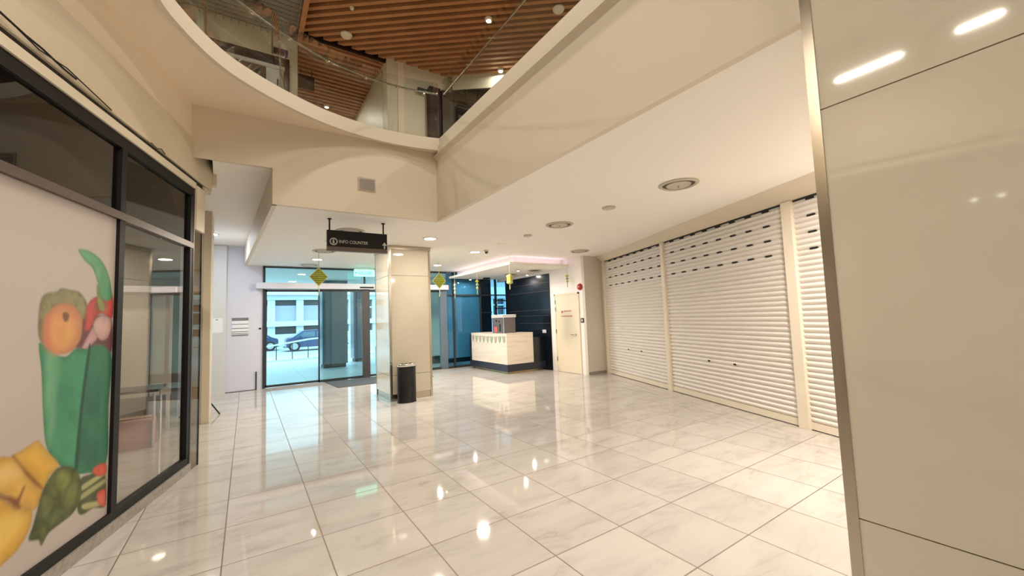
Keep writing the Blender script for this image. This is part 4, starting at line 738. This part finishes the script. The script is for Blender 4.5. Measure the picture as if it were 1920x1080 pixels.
rhomb(1.25, 9.2, 2.503, 0.194, 'green striped diamond hanging in front of the sliding door'); rhomb(3.99, 9.3, 2.478, 0.19, 'green striped diamond hanging just right of the marble pillar')
def lantern(x, y, zt, z, hgt, label, kind=0):
    t = thing('paper_lantern', (x, y, zt), label, 'ornament', 'small paper ornaments hanging along the canopy')
    m = ('ketlight', 'ketpale', 'ketlight')[kind]; r = (0.055, 0.045, 0.07)[kind]
    G().tube([(x, y, zt), (x, y, z + hgt / 2)], 0.004).out('cord', 'cord', t)
    if kind == 2:
        G().lathe([(0.02, -hgt / 2), (r, -hgt * .42), (r, hgt * .42), (0.02, hgt / 2)], (x, y, z), 10).out('lantern_body', m, t); G().lathe([(r * 1.15, -0.012), (r * 1.15, 0.012)], (x, y, z + hgt * .3), 10).out('band', 'ketpale', t); G().lathe([(r * 1.15, -0.012), (r * 1.15, 0.012)], (x, y, z - hgt * .3), 10).out('band', 'ketpale', t)
    else:
        for i in range(3): zz = z + hgt * (0.33 - 0.33 * i); G().lathe([(0.008, -hgt / 6), (r * (1 - .15 * i), 0), (0.008, hgt / 6)], (x, y, zz), 8).out('paper_bead', ('bunt', m)[i % 2 == 0 or kind == 1], t)
    G().tube([(x, y, z - hgt / 2), (x, y, z - hgt / 2 - 0.12)], 0.010, 6).out('tassel', 'bunt' if kind != 2 else 'ketpale', t)
lantern(5.2, 7.95, 3.0, 2.41, 0.24, 'yellow paper lantern hanging at the front corner of the canopy', 2)
lantern(5.2, 9.56, 3.0, 2.42, 0.28, 'green and cream paper ornament hanging along the canopy side', 0)
lantern(5.2, 10.97, 3.0, 2.42, 0.34, 'pale cream beaded ornament hanging at the far canopy side', 1)
lantern(7.0, 7.95, 3.0, 2.46, 0.22, 'yellow paper ornament hanging above the cream service door', 0)

# ================================================================== OUTSIDE
g = G(); g.box(-14, 11.66, -0.2, 22, 23, -0.005); struct(g.out('floor', 'paving'), 'pale paved forecourt outside the entrance', 'floor')
g = G(); g.box(-40, 23, -0.5, 60, 60, -0.16); struct(g.out('floor', 'road'), 'grey road and parking outside', 'floor')
g = G(); g.box(-14, 11.76, 3.02, 22, 17.2, 3.1); struct(g.out('ceiling', 'ceil'), 'outside soffit over the forecourt', 'ceiling')
def column(x0, x1, y0, y1, label):
    t = thing('clad_column', ((x0 + x1) / 2, (y0 + y1) / 2, 0), label, 'column'); G().box(x0, y0, 0.12, x1, y1, 3.02).out('shaft', 'extcol', t, bevel=0.01); G().box(x0 + .05, y0 + .05, 0, x1 - .05, y1 - .05, 0.12).out('plinth', 'extcoldark', t)
column(2.17, 2.99, 15.15, 15.97, 'square blue grey column outside the sliding door'); column(3.50, 4.12, 16.6, 17.2, 'second outside column seen past the bronze door post')
t = thing('planter_box', (4.4, 15.2, 0), 'white box planter outside beside the second column', 'planter'); G().box(4.02, 15.0, 0, 4.9, 15.5, 0.62).out('body', 'whitepaint', t, bevel=0.01); G().box(4.06, 15.04, 0.60, 4.86, 15.46, 0.625).out('soil', 'bldgdark', t)
t = thing('ramp_railing', (1.7, 20, 0), 'white tubular railing along the ramp outside', 'railing')
G().tube([(-0.3, 20, 0.55), (0.6, 20, 0.62), (2.3, 20, 0.86), (3.2, 20, 0.92), (7, 20, 0.92)], 0.035).out('handrail', 'whitepaint', t, smooth=True)
for x in (0.2, 1.07, 1.67, 2.29, 3.0, 3.8, 4.6): G().tube([(x, 20, 0.0), (x, 20, 0.60 + max(0, min(0.3, (x - 0.6) * 0.14)))], 0.018).out('baluster', 'darkframe', t)
G().box(-0.3, 19.97, 0.0, 7, 20.03, 0.045).out('kerb', 'whitepaint', t)
def car(x, y, z, label, flip=1, L=4.0, name='car'):
    t = thing(name, (x, y, z), label, 'car', 'parked cars'); Tf = lambda u, v, w: (x + u * flip, y + v, z + w)
    side = [(-1.72, 0.30), (-1.75, 0.65), (-1.68, 0.80), (-1.38, 0.90), (-0.85, 1.24), (-0.6, 1.30), (0.9, 1.32), (1.35, 1.26), (1.75, 0.95), (1.88, 0.85), (1.9, 0.35), (1.7, 0.25), (-1.6, 0.25)]
    side = smooth_poly(side, 2); n = len(side); g = G(Tf); g.add([(u, 0, w) for u, w in side] + [(u, 1.65, w) for u, w in side], [tuple(range(n)), tuple(range(n, 2 * n))[::-1]] + [(i, (i + 1) % n, (i + 1) % n + n, i + n) for i in range(n)]); g.out('body', 'carblue', t, bevel=0.04)
    for w in ([(-1.24, 0.88), (-0.78, 1.20), (-0.1, 1.23), (-0.1, 0.88)], [(-0.02, 0.88), (-0.02, 1.23), (0.75, 1.23), (0.75, 0.88)], [(0.82, 0.88), (0.82, 1.23), (1.25, 1.20), (1.58, 0.89)]):
        g = G(Tf); g.add([(u, -0.012, h) for u, h in w] + [(u, 0.01, h) for u, h in w], [(0, 1, 2, 3), (7, 6, 5, 4)] + [(i, (i + 1) % 4, (i + 1) % 4 + 4, i + 4) for i in range(4)]); g.out('side_window', 'carglass', t)
    for u in (-1.28, 1.25):
        w = G(Tf).lathe([(0.31, -0.02), (0.33, 0.0), (0.33, 0.18), (0.31, 0.2)], (u, 0, 0.32), 28, 'y').out('wheel', 'tyre', t, smooth=True); G(Tf).lathe([(0.2, -0.032), (0.21, -0.01)], (u, 0, 0.32), 20, 'y').out('rim', 'rim', w)
    G(Tf).box(-1.76, 0.1, 0.55, -1.66, 0.5, 0.68).out('headlight', 'rim', t); G(Tf).box(-1.05, -0.15, 0.85, -0.9, 0.0, 0.95).out('mirror', 'carblue', t)
car(3.83, 29.0, -0.16, 'blue hatchback parked across the road, partly behind the outside column'); car(0.05, 31.4, -0.16, 'dark blue car cut off by the left door frame', -1)
# building across the road
t = thing('street_building', (4, 40, 0), 'pale building across the road with wide windows and lilac blinds', 'building')
G().box(-20, 40.4, -0.3, 34, 44, 9.0).out('wall', 'bldgdark', t)
g = G(); g.box(-20, 40, -0.3, 34, 40.4, 0.75); g.box(-20, 39.6, 1.42, 34, 40.4, 1.86); g.box(-20, 39.8, 3.70, 34, 40.4, 9.0); g.out('floor_bands', 'bldg', t)
g = G(); g.box(-20, 39.3, 4.1, 34, 39.8, 4.25); g.out('cornice', 'bldg', t)
for k in range(-6, 14):
    x = 1.76 + k * 2.17
    G().box(x - 0.28, 39.95, -0.3, x + 0.28, 40.4, 9.0).out('pier', 'bldg', t)
    if k < 3: G().box(x + 0.28, 40.25, 1.86, x + 1.89, 40.35, 3.22).out('blind', 'lilac', t)
    else: G().box(x + 0.9, 40.2, 1.86, x + 1.0, 40.35, 3.7).out('window_bar', 'bldg', t); G().box(x + 0.28, 40.2, 2.9, x + 1.89, 40.35, 3.05).out('window_bar', 'bldg', t)
